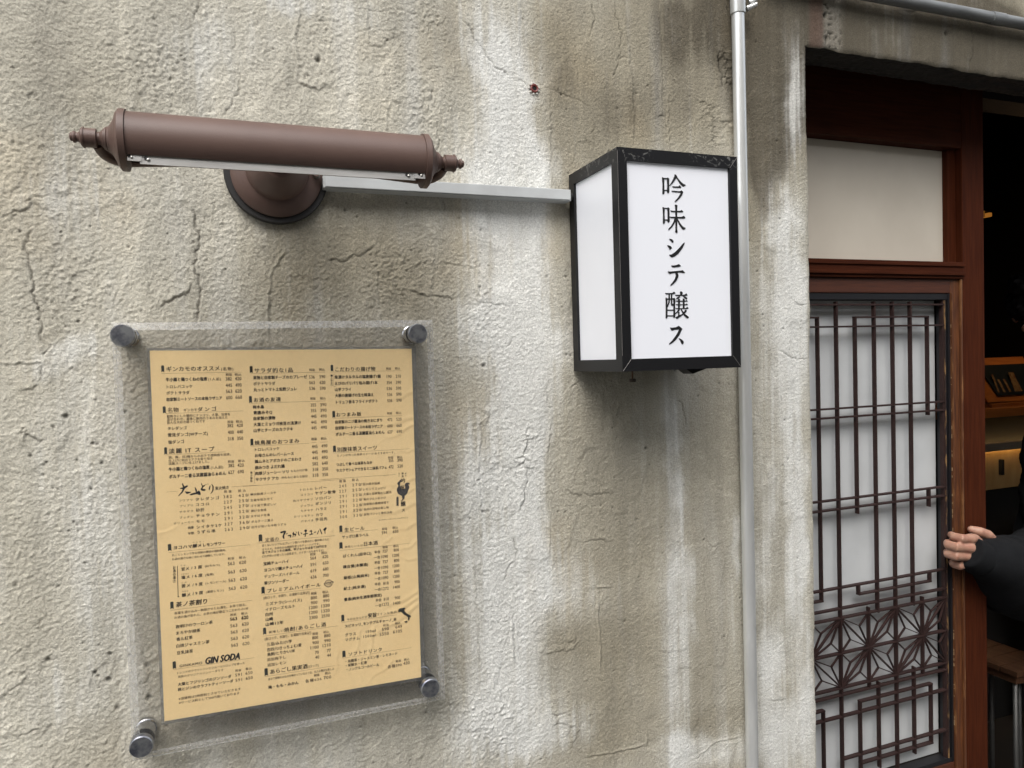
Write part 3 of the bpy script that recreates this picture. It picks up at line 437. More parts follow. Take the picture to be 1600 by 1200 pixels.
GLY = [[[0.3518,1.7139],[0.3549,1.7128],[0.3544,1.7046],[0.3546,1.6939],[0.3531,1.6925],[0.3519,1.6931],[0.3525,1.7045]],[[0.359,1.7129],[0.3601,1.7138],[0.3622,1.7123],[0.3617,1.7107],[0.3618,1.6957],[0.3604,1.6943],[0.3588,1.695],[0.3594,1.7049]],[[0.3537,1.7127],[0.3601,1.7131],[0.36,1.712],[0.3536,1.7116]],[[0.3533,1.6979],[0.3599,1.6983],[0.3599,1.6974],[0.3533,1.697]],[[0.3701,1.7181],[0.3714,1.7183],[0.3741,1.7161],[0.3725,1.714],[0.3676,1.7081],[0.3626,1.7035],[0.362,1.7037],[0.3661,1.7086],[0.3693,1.7142],[0.3706,1.7169]],[[0.373,1.7167],[0.3756,1.7132],[0.3791,1.7097],[0.3826,1.7073],[0.3867,1.706],[0.3833,1.704],[0.381,1.705],[0.3775,1.7083],[0.3744,1.7125],[0.3724,1.7154]],[[0.3665,1.7033],[0.3683,1.703],[0.3758,1.7035],[0.3776,1.7052],[0.3797,1.7027],[0.3785,1.7021],[0.369,1.702],[0.3668,1.7024]],[[0.3656,1.6978],[0.3669,1.6975],[0.3784,1.6974],[0.3798,1.6989],[0.3825,1.697],[0.3802,1.6927],[0.3766,1.6885],[0.3725,1.6853],[0.37,1.6838],[0.3696,1.6845],[0.3734,1.6877],[0.3771,1.6922],[0.3791,1.696],[0.3669,1.6966],[0.3656,1.6969]],[[0.3515,1.6766],[0.3544,1.6754],[0.3539,1.6674],[0.3542,1.6571],[0.3528,1.6553],[0.3516,1.6561],[0.3522,1.6673]],[[0.3586,1.6755],[0.3596,1.6763],[0.3618,1.6749],[0.3612,1.673],[0.3613,1.659],[0.3599,1.6574],[0.3585,1.6582],[0.359,1.6676]],[[0.3533,1.6753],[0.3597,1.6756],[0.3597,1.6746],[0.3533,1.6743]],[[0.3529,1.6608],[0.3597,1.6611],[0.3597,1.66],[0.3529,1.6597]],[[0.3699,1.6805],[0.3732,1.6797],[0.3727,1.6749],[0.3721,1.6453],[0.3699,1.6453],[0.3705,1.6748]],[[0.3632,1.6728],[0.3651,1.6721],[0.3777,1.6726],[0.3795,1.674],[0.3821,1.672],[0.3809,1.6714],[0.3651,1.6711],[0.3635,1.6718]],[[0.3618,1.6649],[0.3637,1.6645],[0.3799,1.6651],[0.3825,1.6667],[0.3849,1.6643],[0.3839,1.6636],[0.3641,1.6634],[0.3624,1.6639]],[[0.3703,1.6644],[0.371,1.6614],[0.3678,1.6559],[0.3638,1.6511],[0.3598,1.6481],[0.3592,1.6488],[0.3638,1.6531],[0.3679,1.6593],[0.3692,1.6637]],[[0.3725,1.6645],[0.3743,1.6609],[0.3773,1.6563],[0.3812,1.6527],[0.3853,1.6511],[0.3821,1.6492],[0.3796,1.6505],[0.3761,1.6549],[0.3731,1.6602]],[[0.3693,1.6475],[0.3727,1.6477],[0.3725,1.6456],[0.3711,1.6446],[0.3699,1.6455]],[[0.3601,1.6368],[0.3642,1.6363],[0.3666,1.634],[0.3655,1.6321],[0.3641,1.6329],[0.3622,1.6349]],[[0.3569,1.6287],[0.3612,1.628],[0.3639,1.6258],[0.3627,1.6245],[0.3603,1.6231],[0.36,1.6251]],[[0.3829,1.633],[0.3826,1.6311],[0.3789,1.625],[0.3732,1.6187],[0.368,1.6153],[0.364,1.6136],[0.362,1.6141],[0.3596,1.6167],[0.3629,1.6168],[0.3685,1.62],[0.3749,1.6255],[0.3798,1.6304]],[[0.3624,1.6031],[0.3653,1.603],[0.3696,1.6035],[0.3736,1.6049],[0.3766,1.6032],[0.3743,1.6021],[0.3648,1.601],[0.3633,1.6019]],[[0.3568,1.5959],[0.36,1.5952],[0.3694,1.5961],[0.3762,1.5967],[0.379,1.5974],[0.3829,1.5943],[0.3805,1.5941],[0.3773,1.5949],[0.3694,1.5944],[0.3634,1.5937],[0.3603,1.5927],[0.3587,1.5933]],[[0.3682,1.5948],[0.371,1.5945],[0.3726,1.5911],[0.372,1.5884],[0.3695,1.5843],[0.3651,1.5802],[0.3609,1.5779],[0.3605,1.5785],[0.3643,1.5819],[0.3676,1.5863],[0.3691,1.5904]],[[0.3526,1.5684],[0.3545,1.5679],[0.3628,1.5681],[0.3658,1.57],[0.3676,1.5681],[0.3659,1.5673],[0.3545,1.567],[0.3528,1.5675]],[[0.353,1.5626],[0.3555,1.5615],[0.3549,1.5513],[0.355,1.5378],[0.3537,1.5362],[0.3526,1.5367],[0.3532,1.5513]],[[0.3642,1.5612],[0.3652,1.5622],[0.3672,1.5608],[0.3664,1.5513],[0.3664,1.5384],[0.3651,1.5368],[0.364,1.5374],[0.3645,1.5513]],[[0.3544,1.5612],[0.3658,1.5613],[0.3657,1.5602],[0.3543,1.5602]],[[0.354,1.5471],[0.3654,1.5471],[0.3654,1.5461],[0.354,1.5462]],[[0.3538,1.54],[0.3652,1.5399],[0.3652,1.539],[0.3538,1.5391]],[[0.3575,1.5676],[0.3592,1.5676],[0.359,1.56],[0.3588,1.5567],[0.3558,1.5506],[0.355,1.551],[0.3571,1.5567],[0.3575,1.56]],[[0.3612,1.5676],[0.3628,1.5676],[0.3624,1.5546],[0.3645,1.5536],[0.3635,1.5521],[0.3612,1.5526],[0.3607,1.5546]],[[0.3747,1.5702],[0.3767,1.5703],[0.3783,1.5689],[0.3775,1.5658],[0.3748,1.5658]],[[0.3675,1.5661],[0.3694,1.5659],[0.3814,1.566],[0.3837,1.5678],[0.3859,1.5658],[0.3846,1.5652],[0.3694,1.565],[0.3677,1.5653]],[[0.3734,1.5644],[0.3745,1.5633],[0.3701,1.5611],[0.3681,1.5606],[0.3701,1.5624]],[[0.3785,1.5647],[0.3829,1.5635],[0.3853,1.5618],[0.3843,1.5605],[0.3825,1.5613],[0.3805,1.5629]],[[0.3713,1.5614],[0.3741,1.5606],[0.3734,1.5485],[0.3714,1.5486],[0.3718,1.558]],[[0.3785,1.5614],[0.3812,1.5606],[0.3805,1.5485],[0.3785,1.5485],[0.3789,1.558]],[[0.3678,1.5587],[0.3828,1.5584],[0.3843,1.5595],[0.3858,1.5577],[0.3692,1.5575]],[[0.3677,1.554],[0.3827,1.5538],[0.3843,1.5549],[0.3859,1.5533],[0.3691,1.553]],[[0.3673,1.5494],[0.369,1.5488],[0.3829,1.5488],[0.385,1.5507],[0.3867,1.5488],[0.3857,1.5484],[0.3682,1.5482]],[[0.3742,1.5485],[0.3729,1.5462],[0.3697,1.5435],[0.3664,1.5413],[0.366,1.542],[0.3697,1.5448],[0.372,1.5482]],[[0.3714,1.5445],[0.373,1.5441],[0.3726,1.5398],[0.3792,1.5424],[0.3808,1.5421],[0.3743,1.5384],[0.3687,1.5354],[0.367,1.5374],[0.3711,1.5391]],[[0.3761,1.5482],[0.378,1.5451],[0.3811,1.5414],[0.3871,1.5375],[0.3848,1.536],[0.3815,1.5383],[0.378,1.5424],[0.3753,1.5468]],[[0.3825,1.5472],[0.3842,1.5459],[0.3816,1.5431],[0.3796,1.5424],[0.3792,1.5436]],[[0.3583,1.5245],[0.3616,1.524],[0.3676,1.5246],[0.3716,1.5264],[0.3767,1.5228],[0.375,1.5201],[0.3713,1.514],[0.3656,1.508],[0.3599,1.5044],[0.3569,1.5032],[0.3566,1.5038],[0.3616,1.5078],[0.3673,1.5141],[0.371,1.5194],[0.3721,1.5221],[0.3659,1.5219],[0.3618,1.5208],[0.36,1.5218]],[[0.3708,1.5108],[0.3751,1.5092],[0.3781,1.5064],[0.378,1.5044],[0.3766,1.5029],[0.3751,1.5038],[0.3739,1.5069]]]
def plate(bm, poly, y, th):
    vs = [bm.verts.new((x, y, z)) for x, z in poly]
    f = bm.faces.new(vs)
    if f.normal.y > 0: f.normal_flip()
    r = bmesh.ops.extrude_face_region(bm, geom=[f]); bmesh.ops.translate(bm, verts=[v for v in r['geom'] if isinstance(v, bmesh.types.BMVert)], vec=(0, -th, 0))
bm = bmesh.new()
def rc(poly):   # soften corners
    o = []
    for i in range(len(poly)):
        a, b, c = (np.array(poly[(i+k) % len(poly)]) for k in (-1, 0, 1))
        la, lc = np.linalg.norm(a-b), np.linalg.norm(c-b); t = .22
        o += [tuple(b+(a-b)*min(t, .0006/max(la, 1e-6))), tuple(b+(c-b)*min(t, .0006/max(lc, 1e-6)))]
    return o
def fat(poly, d=.00032):
    P = [np.array(q) for q in poly]; A = sum(P[i-1][0]*P[i][1]-P[i][0]*P[i-1][1] for i in range(len(P))); sg = 1 if A > 0 else -1; o = []
    for i in range(len(P)):
        e1 = P[i]-P[i-1]; e2 = P[(i+1) % len(P)]-P[i]
        n1 = np.array([e1[1], -e1[0]])/(np.linalg.norm(e1)+1e-9); n2 = np.array([e2[1], -e2[0]])/(np.linalg.norm(e2)+1e-9)
        nn = n1+n2; l = np.linalg.norm(nn); nn = nn/l if l > .3 else n1
        o.append(tuple(P[i]+nn*d*sg))
    return o
for i, g in enumerate(GLY):
    plate(bm, rc(fat(g)), SY0+.0033-.00002*(i % 5), .0003)
bmo('lettering', bm, m_ink, sign)
bm = bmesh.new(); tube(bm, [(.3265, -.1, 1.471), (.3265, -.1, 1.4595)], .0011, 10); bmo('screw_shank', bm, mat('rusty steel', (.16, .09, .05), .7, .4), sign)
bm = bmesh.new(); lathe(bm, [(0, .0040), (-.0012, .0044), (-.0038, .0044), (-.0045, .0036), (-.0046, 0)], (.3265, -.1, 1.4600), (0, 0, 1), 14); bmo('thumb_screw', bm, mat('rusty knob', (.05, .035, .025), .7), sign)
bm = bmesh.new(); vv = [bm.verts.new(q) for q in [(.402, -.112, 1.470), (.440, -.105, 1.470), (.412, -.112, 1.4635), (.402, -.09, 1.470), (.440, -.085, 1.470), (.412, -.09, 1.4635)]]
for f in ((0, 1, 2), (5, 4, 3), (0, 3, 4, 1), (1, 4, 5, 2), (2, 5, 3, 0)): bm.faces.new([vv[i] for i in f])
bmo('bracket_tab', bm, m_blk, sign)
# worn bright line along the mitres and the front corner
for a, b in (((SX0+.0008, SZ0+.001), (SX0+fwid, SZ0+.0155)), ((SX1-.0008, SZ0+.001), (SX1-fwid, SZ0+.0155)), ((SX1-.0008, SZ1-.001), (SX1-fwid, SZ1-.0155))):
    bm = bmesh.new(); tube(bm, [(a[0], SY0-.0001, a[1]), (b[0], SY0-.0001, b[1])], .00028, 5); bmo('worn_mitre', bm, m_edge, sign)
bm = bmesh.new(); tube(bm, [(SX0+.0002, SY0+.0002, SZ0+.02), (SX0+.0002, SY0+.0002, SZ1-.004)], .00022, 5)
bmo('worn_mitre', bm, m_edge, sign)

# ---------------- acrylic holder ----------------
def clear(name, tint, frost, k):
    m = bpy.data.materials.new(name); m.use_nodes = True; n = m.node_tree; n.nodes.clear()
    out = n.nodes.new('ShaderNodeOutputMaterial'); t = n.nodes.new('ShaderNodeBsdfTransparent'); t.inputs[0].default_value = (*tint, 1)
    gl = n.nodes.new('ShaderNodeBsdfGlossy'); gl.inputs['Roughness'].default_value = k
    lw = n.nodes.new('ShaderNodeLayerWeight'); pw = n.nodes.new('ShaderNodeMath'); pw.operation = 'POWER'; pw.inputs[1].default_value = 5
    fr = n.nodes.new('ShaderNodeMath'); fr.operation = 'MULTIPLY_ADD'; fr.inputs[1].default_value = .9; fr.inputs[2].default_value = .04
    n.links.new(lw.outputs['Facing'], pw.inputs[0]); n.links.new(pw.outputs[0], fr.inputs[0])
    df = n.nodes.new('ShaderNodeBsdfDiffuse'); df.inputs[0].default_value = (.82, .81, .78, 1)
    tl = n.nodes.new('ShaderNodeBsdfTranslucent'); tl.inputs[0].default_value = (.7, .7, .67, 1)
    ad = n.nodes.new('ShaderNodeMixShader'); ad.inputs[0].default_value = .5; n.links.new(df.outputs[0], ad.inputs[1]); n.links.new(tl.outputs[0], ad.inputs[2])
    nz = n.nodes.new('ShaderNodeTexNoise'); nz.inputs['Scale'].default_value = 240; nz.inputs['Detail'].default_value = 5
    tc = n.nodes.new('ShaderNodeTexCoord'); n.links.new(tc.outputs['Object'], nz.inputs[0])
    r = n.nodes.new('ShaderNodeMapRange'); r.inputs[1].default_value = .35; r.inputs[2].default_value = .8; r.inputs[3].default_value = frost*.5; r.inputs[4].default_value = min(1, frost*2)
    n.links.new(nz.outputs['Fac'], r.inputs[0])
    m1 = n.nodes.new('ShaderNodeMixShader'); n.links.new(r.outputs[0], m1.inputs[0]); n.links.new(t.outputs[0], m1.inputs[1]); n.links.new(ad.outputs[0], m1.inputs[2])
    m2 = n.nodes.new('ShaderNodeMixShader'); n.links.new(fr.outputs[0], m2.inputs[0]); n.links.new(m1.outputs[0], m2.inputs[1]); n.links.new(gl.outputs[0], m2.inputs[2])
    n.links.new(m2.outputs[0], out.inputs[0]); return m
m_clear = clear('clear acrylic', (.968, .966, .962), .016, .03)
m_cham = clear('whitened acrylic chamfer', (.97, .97, .96), .34, .2)  # bevel whitened to imitate refracted and reflected light
m_side = clear('whitened acrylic rim', (.97, .97, .96), 1.0, .3)  # rim made nearly white in place of bright edge highlights
hold = thing('acrylic_poster_holder', (-.105, -.03, 1.055), 'clear acrylic menu holder on four metal standoffs', 'poster holder')
AX0, AX1, AZ0, AZ1 = -.2850, .0752, 1.0545, 1.5430
def panel(name, yf, yb, ch, grow):
    bm = bmesh.new()
    def ring(y, i): return [bm.verts.new(q) for q in [(AX0-grow+i, y, AZ0-grow+i), (AX1+grow-i, y, AZ0-grow+i), (AX1+grow-i, y, AZ1+grow-i), (AX0-grow+i, y, AZ1+grow-i)]]
    lo, hi = min(yf, yb), max(yf, yb)
    a = ring(lo, ch); b = ring(lo+.0026 if ch else lo, 0); c = ring(hi, 0)
    f1 = bm.faces.new(a); f2 = bm.faces.new(c)
    for A, B in ((a, b), (b, c)):
        for i in range(4):
            f = bm.faces.new((A[i], A[(i+1) % 4], B[(i+1) % 4], B[i])); f.material_index = 1 if A is a and ch else 2
    o = bmo(name, bm, [m_clear, m_cham, m_side], hold); return o
panel('front_panel', -.0405, -.0358, .0085, 0)
panel('back_panel', -.0342, -.0275, .0, -.0022)
m_steel = mat('dull brushed steel', (.42, .43, .45), .32, .9, col2=(.16, .17, .21), nscale=90, bump=.0002, bscale=240, ramp=(.42, .62))
m_steel2 = mat('polished steel', (.55, .56, .58), .16, 1, col2=(.42, .43, .46), nscale=40)
for i, (sx_, sz_, lab) in enumerate([(-.2735, 1.5285, 'upper left'), (.0535, 1.5258, 'upper right'), (.0540, 1.0765, 'lower right'), (-.2745, 1.0735, 'lower left')]):
    e = thing('standoff', (sx_, 0, sz_), 'x', 'x'); e.parent = hold; e.matrix_parent_inverse = Matrix.Translation(-Vector(hold.location)); del e['label']; del e['category']
    bm = bmesh.new(); lathe(bm, [(-.0407, .0105), (-.0412, .0122), (-.0485, .0122), (-.0498, .0112), (-.0500, 0)], (sx_, 0, sz_), (0, 1, 0), 40); o = sharp(bmo('cap', bm, m_steel, None), 25)
    bm = bmesh.new(); lathe(bm, [(0, .0115), (-.0060, .0115), (-.0066, .0106), (-.0226, .0106), (-.0232, .0115), (-.0290, .0115)], (sx_, -.0002, sz_), (0, 1, 0), 40); b = sharp(bmo('barrel', bm, m_steel2, None), 25)
    for q in (o, b): q.parent = e; q.matrix_parent_inverse = Matrix.Translation(-Vector((sx_, 0, sz_)))
# ---------------- menu sheet ----------------
PC = [[-0.249,1.5118],[0.0477,1.5072],[0.0454,1.0872],[-0.2517,1.0914]]
MW, MH = 296.8, 420.4
def pap(u, v):
    """u, v in millimetres from the sheet's upper left corner"""
    a, b = np.asarray(u)/MW, np.asarray(v)/MH
    P = [np.array(q) for q in PC]
    x = (1-a)*(1-b)*P[0][0]+a*(1-b)*P[1][0]+a*b*P[2][0]+(1-a)*b*P[3][0]
    z = (1-a)*(1-b)*P[0][1]+a*(1-b)*P[1][1]+a*b*P[2][1]+(1-a)*b*P[3][1]
    return x, z
CREASE = [((296, 55), (262, 66), 7, .45), ((296, 88), (235, 100), 6, .4), ((296, 97), (250, 118), 5, .45), ((297, 128), (270, 131), 5, .3), ((270, 132), (258, 160), 5, .25),
          ((297, 165), (240, 176), 6, .35), ((262, 175), (235, 195), 5, .3), ((297, 178), (262, 184), 4, .35), ((297, 196), (230, 214), 7, .4), ((285, 205), (282, 300), 3, .18), ((297, 222), (255, 232), 6, .35),
          ((262, 236), (240, 262), 5, .35), ((297, 246), (268, 258), 5, .4), ((297, 268), (262, 262), 5, .3), ((297, 310), (240, 330), 6, .4), ((297, 318), (225, 345), 6, .45), ((297, 326), (215, 372), 7, .45), ((280, 345), (235, 352), 4, .3),
          ((240, 350), (222, 410), 5, .45), ((222, 352), (205, 400), 5, .35), ((195, 372), (185, 412), 6, .3), ((205, 100), (195, 132), 3, .15), ((190, 225), (160, 280), 8, .3), ((225, 190), (190, 240), 9, .35), ((130, 225), (70, 232), 5, .2),
          ((0, 205), (55, 190), 4, .25), ((260, 395), (225, 418), 5, .35), ((60, 300), (0, 320), 6, .15), ((175, 20), (182, 90), 4, .12), ((110, 60), (118, 160), 4, .10), ((100, 330), (70, 419), 7, .12)]
def crease(u, v):
    h = np.zeros(np.shape(u))
    for (x0, y0), (x1, y1), w, a in CREASE:
        dx, dy = x1-x0, y1-y0; l2 = dx*dx+dy*dy; t = np.clip(((u-x0)*dx+(v-y0)*dy)/l2, 0, 1)
        wob = 1.6*np.sin(t*9+x0)
        d = np.sign((u-x0)*dy-(v-y0)*dx)*np.hypot(u-x0-t*dx, v-y0-t*dy)+wob
        h += a*(np.exp(-(d/w*2)**2)-.6*np.exp(-((d-w*.55)/w*2.4)**2))*(1-.75*t)
    return h*1.25
def pz(u, v): return -.0350-.001*np.clip(crease(np.asarray(u, float), np.asarray(v, float)), -.45, .65)
uu, vv_ = np.meshgrid(np.linspace(0, MW, 240), np.linspace(0, MH, 340))
x_, z_ = pap(uu, vv_); gi = np.arange(uu.size).reshape(uu.shape)
m_pap = mat('kraft menu paper', (.93, .71, .385), .85, col2=(.90, .675, .355), nscale=22, bump=.00006, bscale=500, spec=.2)
menu = thing('menu_sheet', (-.10, -.035, 1.09), 'tan paper drinks and food menu printed in Japanese inside the acrylic holder', 'menu')
link('paper', npmesh('paper', np.stack([x_, pz(uu, vv_), z_], -1).reshape(-1, 3), np.stack([gi[:-1, :-1], gi[:-1, 1:], gi[1:, 1:], gi[1:, :-1]], -1).reshape(-1, 4)), m_pap, menu)
m_lam = clear('laminating film', (.80, .81, .83), .10, .1)
def strip(u0, u1, v0, v1):
    bm = bmesh.new(); x, z = pap(np.array([u0, u1, u1, u0]), np.array([v0, v0, v1, v1]))
    a = [bm.verts.new((x[i], -.0353, z[i])) for i in range(4)]; b = [bm.verts.new((x[i], -.0348, z[i])) for i in range(4)]
    bm.faces.new(a); bm.faces.new(b[::-1])
    for i in range(4): bm.faces.new((a[i], b[i], b[(i+1) % 4], a[(i+1) % 4]))
    bmo('laminate_border', bm, m_lam, menu)
strip(297.1, 302.2, -3, 424); strip(-3.2, -.3, -3, 424); strip(-.3, 297.1, -3, -.3); strip(-.3, 297.1, 420.7, 424)
m_p = [mat('thin brown print', (.13, .075, .035), .8), mat('fine print', (.075, .045, .025), .8), mat('dark print', (.03, .021, .015), .8), mat('black brush print', (.012, .012, .014), .8), mat('green-black print', (.028, .032, .026), .8)]
